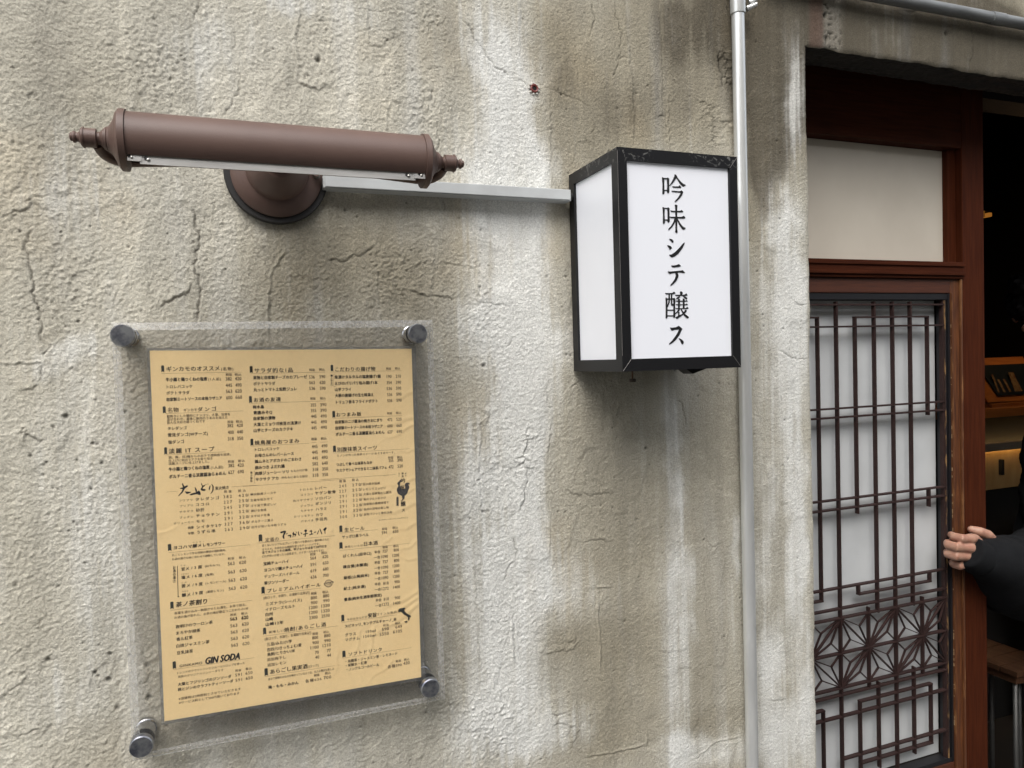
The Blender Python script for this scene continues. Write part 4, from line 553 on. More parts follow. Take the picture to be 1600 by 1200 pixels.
TEXTS = [["ギンカモのオススメ",16.16,20.74,55.28,5.29,2],["(名物)",73.21,21.59,13.02,3.88,1],["税抜",77.78,28.28,7.0,3.11,0],["税込",87.45,28.34,7.3,3.12,0],["牛小腸と鶏つくねの塩煮",15.17,32.71,42.77,4.03,3],["(1人前)",59.1,33.18,13.47,3.34,1],["382",77.62,33.07,6.64,4.14,0],["420",87.66,33.03,6.94,4.16,0],["トロレバユッケ",15.79,40.8,26.57,3.53,2],["445",77.36,40.58,7.0,4.15,0],["490",87.89,40.46,6.7,4.16,0],["ポテトサラダ",15.2,47.86,23.77,3.79,2],["563",77.37,47.59,6.76,4.15,0],["620",87.65,47.49,6.82,4.17,0],["自家製ミートソースの本格ラザニア",15.29,55.06,57.73,3.79,3],["600",77.48,54.86,6.65,4.15,0],["660",87.53,54.65,7.07,4.17,0],["名物",15.66,67.09,11.26,5.31,1],["ギンカモ",32.11,67.71,14.0,3.31,1],["ダンゴ",46.71,67.35,19.9,4.61,2],["粗挽きにした鶏肉にナンコツ、大葉、豆腐を",14.61,74.13,66.43,3.03,1],["混ぜ合わせ、最後に豚肉のうまみを加えた",14.49,77.67,63.78,3.03,1],["皆んな大好き鶏つくねです",14.71,81.1,39.31,3.03,1],["税抜",77.72,83.07,6.66,3.12,0],["税込",87.05,83.08,7.32,3.13,0],["タレダンゴ",15.04,87.83,19.5,3.54,2],["382",77.58,87.35,6.41,4.16,0],["420",87.63,87.55,6.84,4.18,0],["雪見ダンゴ(Wチーズ)",15.01,95.3,41.36,4.05,2],["400",77.92,95.18,6.3,4.16,0],["440",87.62,95.13,6.84,4.18,0],["塩ダンゴ",14.96,103.29,16.49,3.8,2],["318",77.66,102.72,6.3,4.16,0],["350",87.6,102.71,6.6,4.18,0],["サラダ的な1品",109.27,24.12,43.12,5.15,2],["税抜",171.28,24.37,6.52,3.08,0],["税込",182.76,24.28,6.58,3.09,0],["果物と自家製チーズのカプレーゼ",107.67,32.53,60.56,3.93,3],["536",170.73,32.92,6.52,4.04,0],["590",182.95,32.79,6.77,4.06,0],["ポテトサラダ",107.7,39.65,24.23,3.94,2],["563",170.79,39.66,6.33,4.04,0],["620",182.92,39.75,6.58,4.06,0],["丸っとトマト土佐酢ジュレ",107.64,46.69,48.42,3.94,3],["536",170.56,46.68,6.8,4.04,0],["590",182.98,46.72,6.59,4.06,0],["お酒の友達",107.5,58.61,30.12,4.88,2],["税抜",171.37,59.04,6.25,3.08,0],["税込",182.77,59.11,6.59,3.1,0],["梅水晶",106.08,66.83,12.23,3.75,3],["355",171.59,66.67,6.25,4.05,0],["390",182.72,66.67,7.16,4.07,0],["青唐みそQ",106.56,73.61,20.83,3.94,3],["355",171.56,73.43,6.25,4.05,0],["390",182.59,73.45,7.25,4.07,0],["自家製の漬物",106.51,80.38,24.08,3.94,3],["445",171.52,80.38,6.35,4.05,0],["490",182.56,80.53,7.26,4.07,0],["大葉とミョウガ枝豆の浅漬け",106.27,87.51,53.25,3.95,3],["445",171.39,87.52,6.26,4.05,0],["490",182.52,87.52,7.26,4.07,0],["山芋とチーズのカクテキ",106.21,94.57,44.07,3.95,3],["445",171.35,94.38,6.26,4.06,0],["490",182.4,94.31,7.26,4.07,0],["こだわりの揚げ物",201.84,24.32,48.52,4.87,2],["税抜",263.78,24.5,6.51,2.99,0],["税込",274.83,24.38,6.88,3.01,0],["柴漬けタルタルの塩唐揚げ1個",200.78,33.85,55.74,4.09,3],["190",264.18,34.19,6.12,3.99,0],["210",275.54,34.13,6.58,4.01,0],["えびのパリパリ包み揚げ1本",200.82,41.54,51.79,4.09,3],["354",263.95,41.88,6.32,4.0,0],["390",275.51,41.76,6.58,4.01,0],["山芋フライ",200.77,48.95,19.29,3.9,3],["536",263.83,49.28,6.52,4.0,0],["590",275.6,49.09,6.48,4.02,0],["大根の唐揚げの生七味添え",200.63,56.36,46.57,4.09,3],["536",264.1,56.89,6.22,4.0,0],["590",275.67,56.73,6.38,4.02,0],["トリュフ香るフライドポテト",201.52,64.39,50.58,3.9,3],["536",264.07,64.49,6.23,4.0,0],["590",275.65,64.27,6.38,4.02,0],["おつまみ飯",201.33,79.73,30.12,4.88,2],["税抜",263.38,80.39,6.23,3.0,0],["税込",274.46,80.32,6.79,3.02,0],["自家製カニジ醤油の焼きおにぎり",200.0,88.57,56.84,3.91,3],["472",263.34,88.31,6.23,4.01,0],["520",274.72,88.29,6.49,4.02,0],["自家製ミートソースの本格ラザニア",200.05,96.0,57.26,3.91,3],["600",263.31,96.13,6.33,4.01,0],["660",274.69,96.04,6.59,4.03,0],["ポルチーニ香る淡麗醤油らぁめん",200.0,103.63,59.38,4.1,3],["627",263.18,103.75,6.33,4.01,0],["690",274.76,103.71,6.49,4.03,0],["淡麗 IT スープ",15.25,113.57,47.58,5.41,2],["鶏、豚、貝2種からの出汁で透明感を追求。",14.74,120.7,65.53,2.9,1],["仕上げに卵白でアクを取り除き",14.61,124.37,45.85,2.9,1],["淡麗スープに仕上げました。",14.49,127.75,42.23,2.9,1],["税抜",76.75,129.25,6.93,2.98,0],["税込",87.85,129.25,7.27,2.99,0],["牛小腸と鶏つくねの塩煮",14.52,134.24,42.42,4.06,3],["(1人前)",58.28,135.0,13.22,3.55,1],["382",77.05,133.85,6.47,4.17,0],["420",87.03,134.09,6.71,4.19,0],["ポルチーニ香る淡麗醤油らぁめん",14.58,142.48,59.69,4.06,3],["627",76.79,141.69,6.47,4.17,0],["690",86.96,141.68,6.71,4.19,0],["炭火焼き",61.99,159.18,14.66,3.75,2],["税 抜",71.43,163.88,8.29,2.98,0],["税 込",86.67,164.07,8.4,3.0,0],["フワフワ",23.95,170.52,13.75,2.53,1],["タレダンゴ",41.02,170.35,24.97,3.53,2],["3 8 2",70.59,169.78,8.94,3.57,0],["4 2 0/",86.95,169.7,11.22,3.6,0],["プリプリ",24.44,176.8,13.05,2.53,1],["ココロ",41.25,176.56,13.6,3.33,2],["2 2 7",70.74,176.06,8.76,3.57,0],["2 5 0/",87.02,175.91,11.13,3.6,0],["ザクザク",23.68,183.37,14.21,2.53,1],["砂肝",41.03,182.93,8.81,3.73,2],["2 4 5",70.61,182.52,8.76,3.57,0],["2 7 0/",86.81,182.11,11.22,3.6,0],["ブッチン",23.71,189.92,14.21,2.53,1],["チョウチン",41.08,189.33,24.63,3.53,2],["2 9 1",70.76,189.01,8.58,3.58,0],["3 2 0/",86.78,188.43,11.23,3.6,0],["ボリューミー",17.34,195.96,20.82,2.53,1],["モモ",41.12,195.73,8.55,3.34,2],["2 9 1",70.82,195.29,8.49,3.58,0],["3 2 0/",86.83,195.15,11.14,3.6,0],["肉厚",32.14,202.25,5.8,2.93,2],["シイタケ2ケ",40.89,202.4,26.75,3.53,2],["3 2 7",70.78,201.77,8.58,3.58,0],["3 6 0/",86.8,201.57,11.14,3.6,0],["半熟",31.65,208.78,6.51,2.93,2],["うずら串",41.13,208.34,19.35,3.73,2],["2 6 3",70.66,208.14,8.68,3.58,0],["2 9 0/",86.86,208.0,11.05,3.6,0],["焼鳥屋のおつまみ",106.6,109.0,50.26,5.02,2],["税抜",170.93,107.91,6.78,3.09,0],["税込",182.01,107.97,7.04,3.11,0],["トロレバユッケ",106.8,117.05,27.39,3.61,2],["445",171.24,116.91,6.68,4.12,0],["490",182.43,116.8,7.05,4.14,0],["お母さんのレバームース",106.47,124.08,43.72,3.82,3],["445",171.21,123.83,6.69,4.13,0],["490",182.41,123.76,7.05,4.15,0],["鶏ムネとアボカドのごまわさ",106.24,131.11,52.17,3.82,3],["445",171.29,130.86,6.69,4.13,0],["490",182.28,130.91,7.05,4.15,0],["病みつき よだれ鶏",106.09,138.35,33.21,4.02,3],["582",171.26,137.9,6.69,4.13,0],["640",182.47,137.78,6.85,4.15,0],["肉厚ジューシー ソリ",106.24,145.21,37.21,3.82,3],["ももの付け根",146.19,144.89,19.08,2.86,1],["318",171.24,144.72,6.59,4.13,0],["350",182.55,144.75,6.75,4.15,0],["サクサク アカ",106.28,152.27,25.49,3.82,3],["内ももにあたる部位",135.65,152.14,29.69,2.85,1],["318",171.01,151.75,6.79,4.13,0],["350",182.52,151.72,6.65,4.15,0],["横浜餅黄ソースや",99.77,169.41,28.84,2.81,1],["生姜を効かせて",99.82,176.27,24.71,2.81,1],["ゴマ油で香ばしい",99.89,182.82,28.28,2.81,1],["弾ける食感",99.87,188.87,17.07,2.82,1],["まずはド定番",99.85,195.12,20.9,2.82,1],["ポルチーニ薫る",99.91,201.69,24.26,2.82,1],["出汁が効いた半熟うずら",99.89,208.05,38.78,2.82,1],["トロトロ",156.22,168.22,13.87,2.67,1],["レバー",173.5,167.69,13.36,3.52,2],["コリコリ",156.41,174.42,13.88,2.67,1],["ヤゲン軟骨",173.3,173.69,24.21,3.94,2],["肉汁ザブザブ",147.65,180.92,22.72,2.67,1],["ソロパン",173.4,180.14,18.63,3.52,2],["ジュワッ",155.98,187.59,14.18,2.68,1],["ボンジリ",173.49,186.48,17.82,3.52,2],["モチモチ",156.08,193.79,14.18,2.68,1],["ハラミ",173.48,193.24,12.57,3.53,2],["カリッモチッ",148.01,199.98,22.25,2.67,1],["カワ",173.45,200.2,7.83,3.53,2],["パタパタ",155.67,206.36,14.39,2.68,1],["手羽先",172.57,205.84,14.08,3.73,2],["別腹抹茶スイーツ",200.97,122.43,48.31,5.22,2],["ミノンが作った抹茶スイーツ!おすすめでーす。",200.74,129.74,70.75,2.72,1],["税抜",262.92,135.94,6.55,3.0,0],["税込",274.21,136.09,6.82,3.01,0],["つぶして食べる抹茶もなか",199.58,140.65,43.54,3.76,3],["355",263.45,139.73,5.91,4.07,0],["390",274.42,139.88,6.72,4.09,0],["ラスクでシェアできるミニ抹茶パフェ",199.35,147.97,61.39,3.76,3],["472",263.21,147.66,6.12,4.07,0],["520",274.52,147.32,6.72,4.09,0],["税 抜",202.29,161.28,8.0,3.14,0],["税 込",217.53,160.8,7.99,3.16,0],["2 4 5",202.11,167.24,8.41,3.56,0],["2 7 0/",217.85,166.95,11.33,3.58,0],["匠の焼き加減",230.75,167.06,20.87,2.97,1],["2 2 7",201.91,173.63,8.41,3.56,0],["2 5 0/",217.66,173.27,11.54,3.58,0],["レモンでスッピリ",230.86,173.55,27.49,2.97,1],["2 9 1",202.01,179.94,8.21,3.56,0],["3 2 0/",217.87,179.63,11.44,3.59,0],["大葉と自家製だし醤油",230.89,179.5,34.79,2.97,1],["2 9 1",201.82,186.23,8.31,3.56,0],["3 2 0/",217.89,185.87,11.34,3.59,0],["脂のマルトわさび",231.01,185.89,27.51,2.97,1],["2 9 1",201.83,192.33,8.21,3.57,0],["3 2 0/",217.9,192.22,11.24,3.59,0],["自家製の蒸焼味噌で",231.03,192.06,31.05,2.97,1],["2 9 1",201.62,198.83,8.42,3.57,0],["3 2 0/",217.9,198.57,11.14,3.59,0],["信州の旨味の蒸し味",230.83,198.43,31.06,2.97,1],["3 0 0",201.63,205.15,8.52,3.57,0],["3 3 0/",217.91,204.93,11.04,3.59,0],["皮梨パリッと骨付き肉",230.42,204.78,35.25,2.97,1],["GINMI-SHITE-KAMOSU",249.15,213.32,36.66,1.93,1],["生ビール",206.86,221.66,24.09,4.63,2],["税抜",252.52,225.02,6.74,3.0,0],["税込",265.72,224.68,6.91,3.02,0],["591",252.06,229.6,6.41,3.86,0],["650",266.0,229.57,7.03,3.88,0],["ヨコハマ醸メ",16.48,223.6,28.81,3.92,3],["レモンサワー",47.26,223.66,23.12,3.97,3],["かもめー",36.4,219.51,12.19,1.54,1],["丸ごとレモンで作る特製の樽詰め焼酎使用。",14.26,231.9,57.04,2.55,1],["お酒の濃さも味に合わせて調製しています。",14.26,236.51,55.93,2.55,1],["税抜",72.81,242.35,7.05,2.79,0],["税込",84.98,242.56,7.28,2.81,0],["563",72.6,248.37,7.29,4.02,0],["620",85.11,248.3,7.45,4.04,0],["アマ",22.52,244.81,5.2,1.71,1],["甘メ",23.31,248.85,7.93,3.76,3],["/3度",33.83,248.52,11.39,3.78,2],["(はちみつ)",48.23,248.28,15.53,2.77,1],["563",72.6,258.11,7.38,4.02,0],["620",85.19,258.01,7.45,4.04,0],["シオソルト",23.1,254.75,7.77,1.71,1],["塩メ",23.13,258.44,8.55,3.76,3],["/6度",34.27,258.24,11.0,3.78,2],["(塩麹)",48.19,258.52,8.98,2.77,1],["563",72.67,267.94,7.3,4.02,0],["620",85.27,267.72,7.46,4.04,0],["ニガ",22.76,264.58,5.44,1.71,1],["苦メ",23.02,268.31,8.79,3.77,3],["/9度",34.31,268.26,10.85,3.78,2],["(レモンピール)",48.09,268.24,21.98,2.77,1],["563",72.58,277.59,7.46,4.02,0],["620",85.18,277.59,7.54,4.05,0],["カモメ",23.18,274.61,6.38,1.71,1],["醸メ",23.03,278.89,8.72,3.77,3],["/9度",34.2,278.35,10.93,3.79,2],["(濃厚レモン)",48.29,278.43,18.77,2.77,1],["茶ノ茶割り",16.49,288.94,32.47,5.64,3],["茶葉を漬け込み一晩寝かせたお酒を、お茶で割る。",14.46,298.54,76.58,2.9,1],["お酒の角が取れた、お茶の味が際立つこだわりの1杯",14.28,303.49,79.05,2.91,1],["税抜",73.15,308.45,6.75,2.8,0],["税込",85.11,308.79,7.06,2.82,0],["563",72.73,313.67,7.32,4.03,0],["620",85.19,313.94,7.64,4.05,0],["定番の",114.6,224.7,15.08,4.46,1],["甘くないシンプルなプレーン割ハイを飲みたい春兵衛さんに",110.58,231.1,77.3,2.84,1],["オススメ。お店仕込み焼酎を使ったチューハイです。",110.62,235.68,66.01,2.84,1],["全て大ジョッキの価格、中ジョッキは全て30円引き",110.5,239.22,74.08,3.04,3],["どれが良いか迷ったら店長まで。ハイボールもあります!",110.34,243.98,70.55,2.84,1],["税抜",165.05,247.42,6.69,3.11,0],["税込",178.08,247.07,6.96,3.13,0],["564",165.1,252.11,6.79,3.94,0],["620",179.63,251.95,6.57,3.96,0],["宝純チューハイ",111.76,252.79,28.37,3.86,3],["591",165.05,259.81,6.49,3.94,0],["650",179.59,259.59,6.67,3.97,0],["ヨコハマ醸メチューハイ",112.37,260.5,43.73,3.86,3],["619",164.9,267.5,6.7,3.94,0],["680",179.45,267.11,6.57,3.97,0],["デュワーズハイボール",112.11,268.12,39.88,3.66,2],["636",164.86,275.2,6.8,3.95,0],["700",179.41,274.86,6.57,3.97,0],["翠ジンソーダー",111.85,276.04,27.81,3.86,3],["プレミアムハイボール",114.97,285.62,61.07,4.48,2],["[各ロック、水割り、お湯割り出来☑]",110.6,293.43,52.17,3.25,1],["税抜",164.41,295.27,7.0,3.12,0],["税込",178.05,295.25,6.98,3.14,0],["800",164.04,300.55,7.5,3.95,0],["880",178.61,300.05,7.29,3.97,0],["ミズナラ(シーバス)",112.74,301.17,40.86,3.87,2],["900",164.05,306.5,7.51,3.95,0],["990",178.62,306.03,7.39,3.97,0],["イチローズモルト",112.04,307.73,33.45,3.87,2],["1200",161.87,312.26,9.6,3.95,0],["1320",176.21,312.01,9.81,3.97,0],["白州",112.04,313.56,7.97,3.87,3],["1200",161.98,318.23,9.5,3.95,0],["1320",176.21,318.31,9.61,3.97,0],["山崎",111.94,319.48,8.16,3.87,3],["2300",161.48,324.43,9.8,3.95,0],["2530",176.02,324.38,9.62,3.98,0],["山崎12年",111.74,325.38,19.97,3.87,3],["サッポロ黒ラベル",203.51,230.3,32.22,3.79,2],["焼鳥といえば",206.4,242.75,21.8,2.53,1],["日本酒",229.81,241.48,16.89,4.89,2],["税抜",252.67,248.17,6.64,3.01,0],["税込",266.1,247.97,6.71,3.02,0],["ばくれん(超辛口)",204.0,253.8,34.38,3.79,2],["半合",242.31,253.19,7.22,3.64,2],["727",252.42,252.99,6.42,3.87,0],["800",266.37,253.09,6.6,3.89,0],["一合",241.58,259.87,7.75,3.64,2],["1090",250.61,259.8,8.35,3.86,0],["1200",264.88,259.75,8.22,3.89,0],["磯自慢(本醸造)",203.58,267.28,30.38,3.79,3],["半合",242.01,266.36,7.12,3.64,2],["727",252.12,266.43,6.64,3.87,0],["800",266.3,266.41,6.71,3.89,0],["一合",241.7,273.31,7.33,3.64,2],["1090",250.52,273.36,8.35,3.87,0],["1200",264.69,273.06,8.23,3.89,0],["菊姫(山廃純米)",203.67,280.84,31.14,3.8,3],["半合",241.82,279.77,7.23,3.64,2],["727",252.14,279.81,6.54,3.87,0],["800",266.21,279.96,6.5,3.89,0],["一合",241.6,286.73,7.44,3.64,2],["1090",250.33,286.5,8.35,3.87,0],["1200",264.61,286.5,8.12,3.89,0],["紀土(純米酒)",203.55,294.28,26.42,3.8,3],["半合",241.4,293.38,7.44,3.64,2],["818",252.04,293.62,6.65,3.87,0],["900",266.24,293.53,6.5,3.9,0],["一合",241.4,300.26,7.45,3.65,2],["1272",250.02,300.28,8.57,3.87,0],["1400",264.52,300.16,8.34,3.9,0],["豊香(純米生酒季節限定)",203.65,307.76,46.04,3.8,3],["半合",241.84,313.89,7.45,3.65,2],["818",251.97,313.72,6.44,3.88,0],["900",265.95,313.82,6.72,3.9,0],["一合",241.31,320.71,7.77,3.65,2],["1272",249.85,320.14,8.58,3.88,0],["1400",264.13,320.43,8.67,3.9,0],["夜明けのウーロン茶",15.21,314.14,39.0,3.81,2],["563",72.97,313.64,7.53,3.91,0],["620",85.41,313.43,7.46,3.93,0],["まろやか緑茶",15.61,321.57,25.16,3.81,2],["563",72.98,321.49,7.39,3.91,0],["620",85.56,321.35,7.33,3.93,0],["香ル紅茶",15.49,328.63,16.94,3.82,2],["563",73.01,329.05,7.39,3.91,0],["620",85.59,328.95,7.33,3.93,0],["白桃ジャスミン茶",15.22,336.41,34.81,3.82,2],["563",72.88,336.75,7.39,3.91,0],["620",85.47,336.68,7.47,3.93,0],["豆乳抹茶",15.47,344.42,16.82,3.82,2],["563",72.9,344.62,7.4,3.91,0],["620",85.48,344.59,7.47,3.94,0],["GINKAMO",17.72,359.72,23.76,3.83,2],["GIN SODA",45.21,357.83,37.44,9.23,4],["トレンドのクラフトジンとフルーツシロップを使った",15.06,367.42,72.05,2.65,1],["当店のオリジナルジンソーダです",15.56,371.94,48.08,2.65,1],["税抜",76.33,375.04,6.73,2.72,0],["税込",87.7,374.96,7.07,2.73,0],["591",76.29,380.2,7.01,3.63,0],["650",87.53,379.97,7.64,3.64,0],["大葉とフジリンゴのジンソーダ",15.25,380.77,56.69,3.53,3],["591",76.36,386.44,7.01,3.63,0],["650",87.61,386.09,7.64,3.64,0],["桃とジンのクラフトティーソーダ",15.05,386.66,58.79,3.53,3],["※混雑時は2時間制とさせていただきます",15.34,397.39,66.26,2.95,1],["※サービス料として200円頂いております",15.57,402.18,64.46,2.95,1],["美味しい",114.84,335.27,16.92,3.04,1],["焼酎/あらごし酒",132.45,334.99,48.4,4.86,2],["[各ロック、水割り、お湯割り出来☑]",110.24,342.65,52.77,3.39,1],["税抜",164.69,344.69,6.58,3.1,0],["税込",177.62,344.59,6.47,3.12,0],["800",164.27,349.48,7.02,4.01,0],["880",178.45,349.14,7.28,4.04,0],["三岳/みたけ/芋",112.27,349.69,28.43,3.93,2],["900",164.34,355.64,7.29,4.02,0],["990",178.43,355.32,7.28,4.04,0],["吉四六/きっちょむ/麦",112.23,355.97,39.47,3.93,2],["1100",161.97,361.32,9.47,4.01,0],["1210",176.22,360.97,9.58,4.04,0],["鳥飼/とりかい/米",112.29,361.64,31.62,3.93,2],["70",167.01,367.81,4.4,4.02,0],["77",180.96,367.71,4.8,4.05,0],["追加梅干し",111.92,367.86,21.33,3.75,1],["40",167.0,373.78,4.66,4.02,0],["44",180.95,373.72,4.71,4.05,0],["追加レモン",112.04,374.36,21.43,3.76,1],["あらごし果実酒",114.95,382.94,42.83,5.38,2],["[ロック]",159.06,383.78,11.4,3.1,1],["まるで果物そのものを味わっているような、大人の贅沢な楽しみ",112.57,391.36,76.29,3.04,1],["税抜",164.8,395.76,6.6,3.11,0],["税込",177.78,395.38,6.93,3.13,0],["各種636",154.58,401.08,18.85,3.83,0],["700",176.1,400.65,8.89,4.05,0],["梅・もも・みかん",112.24,401.22,34.36,3.76,3],["今日はなんだか",206.16,332.87,25.04,2.75,1],["安旨",232.08,331.71,10.27,5.35,3],["ワインな気分",242.68,331.58,24.91,3.01,1],["スピネッリ_モンテプルチャーノ_赤",203.64,341.01,63.66,3.81,3],["税抜",250.22,346.5,7.19,3.02,0],["税込",265.2,346.16,6.84,3.04,0],["グラス",203.3,351.81,13.17,3.81,2],["150ml",228.85,351.35,11.85,3.85,2],["590",248.68,351.36,8.58,4.1,0],["649",265.7,350.92,8.37,4.13,0],["マグナム",203.11,357.96,17.87,3.81,2],["1500ml",225.52,357.08,15.53,3.85,2],["5550",245.62,357.4,11.47,4.09,0],["6105",262.5,356.66,11.4,4.12,0],["ソフトドリンク",206.87,376.46,40.84,4.67,2],["・烏龍茶・ジャスミン茶・レモネード",202.99,384.79,64.08,3.61,2],["・炭酸水・紅茶",203.04,389.92,25.89,3.61,2],["・ノンアルコールビール",203.91,395.19,39.71,3.61,2],["税抜",264.61,394.64,7.07,3.05,0],["税込",275.18,394.39,6.91,3.06,0],["各種390",254.4,400.05,17.66,4.12,0],["430",274.28,398.97,8.22,4.15,0]]
VERT = [["お",14.84,246.07,2.91,3.24,2],["酒",14.7,249.98,2.91,3.24,2],["の",14.57,253.9,2.91,3.24,2],["濃",14.43,257.82,2.91,3.24,2],["さ",14.29,261.74,2.91,3.24,2],["希",100.72,143.83,2.44,2.61,2],["少",100.62,147.04,2.44,2.61,2],["部",100.51,150.25,2.44,2.61,2],["位",100.4,153.46,2.44,2.61,2],["1",196.19,31.8,2.28,2.33,2],["人",196.09,34.72,2.28,2.33,2],["前",196.0,37.63,2.28,2.33,2],["よ",195.91,40.55,2.28,2.33,2],["り",195.82,43.47,2.28,2.33,2],["串",272.21,188.04,1.82,1.82,2],["焼",272.14,190.47,1.82,1.82,2],["酒",272.07,192.9,1.82,1.82,2],["場",272.0,195.32,1.82,1.82,2],["野",275.47,156.68,1.34,1.33,2],["毛",275.42,158.38,1.34,1.33,2],["の",275.37,160.08,1.34,1.33,2],["鶏",279.36,156.95,2.44,2.43,2],["酒",279.25,160.6,2.44,2.43,2],["横",283.76,157.26,1.59,1.58,2],["浜",283.68,159.99,1.59,1.58,2]]
LOGO = [["吟",278.54,166.14,5.37,5.34,3],["味",277.68,174.48,4.76,4.74,3],["醸",277.45,195.48,5.8,5.78,3],["ス",278.22,203.47,3.79,3.77,3]]
def glyph(txt, off):
    c = bpy.data.curves.new('t', 'FONT'); c.body = txt; c.size = 1; c.resolution_u = 2; c.offset = off
    o = bpy.data.objects.new('t', c); COL.objects.link(o); return o
jobs = []
for s, u, v, w, em, wt in TEXTS: jobs.append((s, u, v, w, em, wt, False))
for s, u, v, w, em, wt in VERT+LOGO: jobs.append((s, u, v+em*.0, w, em, wt, True))
tmp = [glyph(j[0], 0) for j in jobs]
bpy.context.view_layer.update()
def eyof(j): return j[4]*(1.38 if j[0].replace(' ', '').replace('/', '').isdigit() else 1.16)
for j, o in zip(jobs, tmp):
    n_ = len(j[0])
    if n_ > 1:
        want = j[3]/eyof(j); have = o.dimensions.x
        if want > have*1.03: o.data.space_character = 1+(want/have-1)*n_/(n_-1)
bpy.context.view_layer.update(); dg = bpy.context.evaluated_depsgraph_get()
bins = {0: ([], [], [0]), 2: ([], [], [0]), 3: ([], [], [0])}
for j, o in zip(jobs, tmp):
    me = bpy.data.meshes.new_from_object(o.evaluated_get(dg)); nv = len(me.vertices)
    if nv:
        co = np.zeros(nv*3, np.float32); me.vertices.foreach_get('co', co); co = co.reshape(-1, 3)
        s, u, v, w, em, wt, vert = j
        sc = w/max(co[:, 0].max()-co[:, 0].min(), .05)
        U = u+(co[:, 0]-co[:, 0].min())*sc
        ey = eyof(j); base_ = -.36 if s.replace(' ', '').replace('/', '').isdigit() else -.38
        Vv = v-(co[:, 1]+base_)*ey
        if wt == 4: U = U-(Vv-v)*.22
        if s in ('ヨコハマ醸メ', '茶ノ茶割り'): U = U-(Vv-v)*.12
        b = bins[0 if wt <= 1 else (2 if wt <= 3 and wt != 4 else 3)]
        fl = [tuple(f.vertices) for f in me.polygons]
        for q, (ox, oy) in enumerate({0: ((0, 0), (.022, 0)), 1: ((0, 0), (.02, 0)), 2: ((-.02, 0), (.02, .01), (0, -.012)), 3: ((-.034, 0), (.034, 0), (0, -.022), (0, .022)), 4: ((-.05, 0), (.05, .02), (0, -.04), (0, .04), (-.025, .02))}[wt]):     # overprinted for weight
            n0 = b[2][0]; xw, zw = pap(U+ox*em, Vv+oy*em); yw = pz(U, Vv)-.00022-.00001*q
            b[0].append(np.stack([xw, yw, zw], -1)); b[1].extend([[n0+k for k in f] for f in fl]); b[2][0] += nv
    bpy.data.meshes.remove(me)
for o in tmp:
    c = o.data; bpy.data.objects.remove(o); bpy.data.curves.remove(c)
for k, nm, mm_ in ((0, 'fine_print', m_p[1]), (2, 'printed_items', m_p[2]), (3, 'brush_lettering', m_p[3])):
    me = bpy.data.meshes.new(nm); me.from_pydata(np.concatenate(bins[k][0]).tolist(), [], bins[k][1]); link(nm, me, mm_, menu, kind='stuff')
def flat(bm, poly, lift=.00018):
    U = np.array([q[0] for q in poly]); Vv = np.array([q[1] for q in poly]); x, z = pap(U, Vv); y = pz(U, Vv).min()-lift
    bm.faces.new([bm.verts.new((float(a), float(y), float(c))) for a, c in zip(x, z)])
for u, v, w, h in [[10.96,16.5,2.9,7.98],[10.8,62.62,3.02,8.2],[104.51,18.73,2.81,8.17],[104.17,18.7,3.24,8.48],[102.29,53.75,3.06,8.54],[196.51,18.69,2.96,8.31],[196.72,74.86,3.25,8.72],[10.63,108.87,2.92,8.48],[102.16,103.94,3.1,8.5],[196.25,117.15,3.29,8.54],[200.59,215.58,3.51,8.98],[10.51,218.71,3.54,8.3],[10.64,284.73,3.38,8.77],[107.42,217.38,3.88,8.92],[108.38,279.89,3.61,8.93],[199.94,236.26,3.83,8.63],[10.66,353.39,3.38,9.12],[108.6,328.97,3.4,8.56],[108.57,377.65,3.71,9.53],[199.47,326.08,3.53,8.99],[199.3,370.88,3.85,8.92]]:
    w = max(w, 2.3); r = w*.3
    bm = bmesh.new(); flat(bm, [(u, v+r), (u+r*.4, v+r*.3), (u+w*.5, v), (u+w-r*.4, v+r*.3), (u+w, v+r), (u+w, v+h*.98), (u+w*.5, v+h*.86), (u, v+h*.98)]); bmo('heading_marker', bm, m_p[4], menu)
bm = bmesh.new()
for u, v, w in [[11.2,25.69,84.56],[13.59,70.93,81.82],[104.76,27.41,84.8],[102.88,62.4,86.75],[196.99,27.44,86.1],[197.57,83.97,84.47],[11.79,117.62,62.92],[11.36,159.59,11.19],[102.42,112.79,66.05],[171.09,112.25,5.47],[181.58,112.19,8.54],[79.89,158.95,26.58],[92.43,159.3,117.34],[179.62,157.75,92.23],[196.77,126.37,93.65],[200.8,225.08,46.26],[10.93,228.55,87.08],[10.52,294.56,87.26],[107.09,227.49,88.24],[108.34,289.87,68.29],[200.13,246.51,86.62],[10.85,362.87,86.97],[108.43,339.06,86.58],[108.74,387.74,86.49],[199.89,335.69,68.36],[199.52,380.28,85.87]]:
    for k in range(12):
        a, b = u+w*k/12, u+w*(k+1)/12; flat(bm, [(a, v-.11), (b, v-.11), (b, v+.11), (a, v+.11)], .00012)
for pl in [[[106.34,142.2],[105.2,142.32],[104.74,156.19],[105.87,156.07]],[[201.66,29.97],[199.94,30.13],[199.46,45.21],[202.12,45.48]]]:
    for a, b in zip(pl, pl[1:]):
        d = np.array(b)-np.array(a); nn = np.array([-d[1], d[0]])/np.linalg.norm(d)*.12
        flat(bm, [tuple(a+nn), tuple(b+nn), tuple(b-nn), tuple(a-nn)], .00012)
bmo('printed_rules', bm, m_p[0], menu, kind='stuff')
bm = bmesh.new()
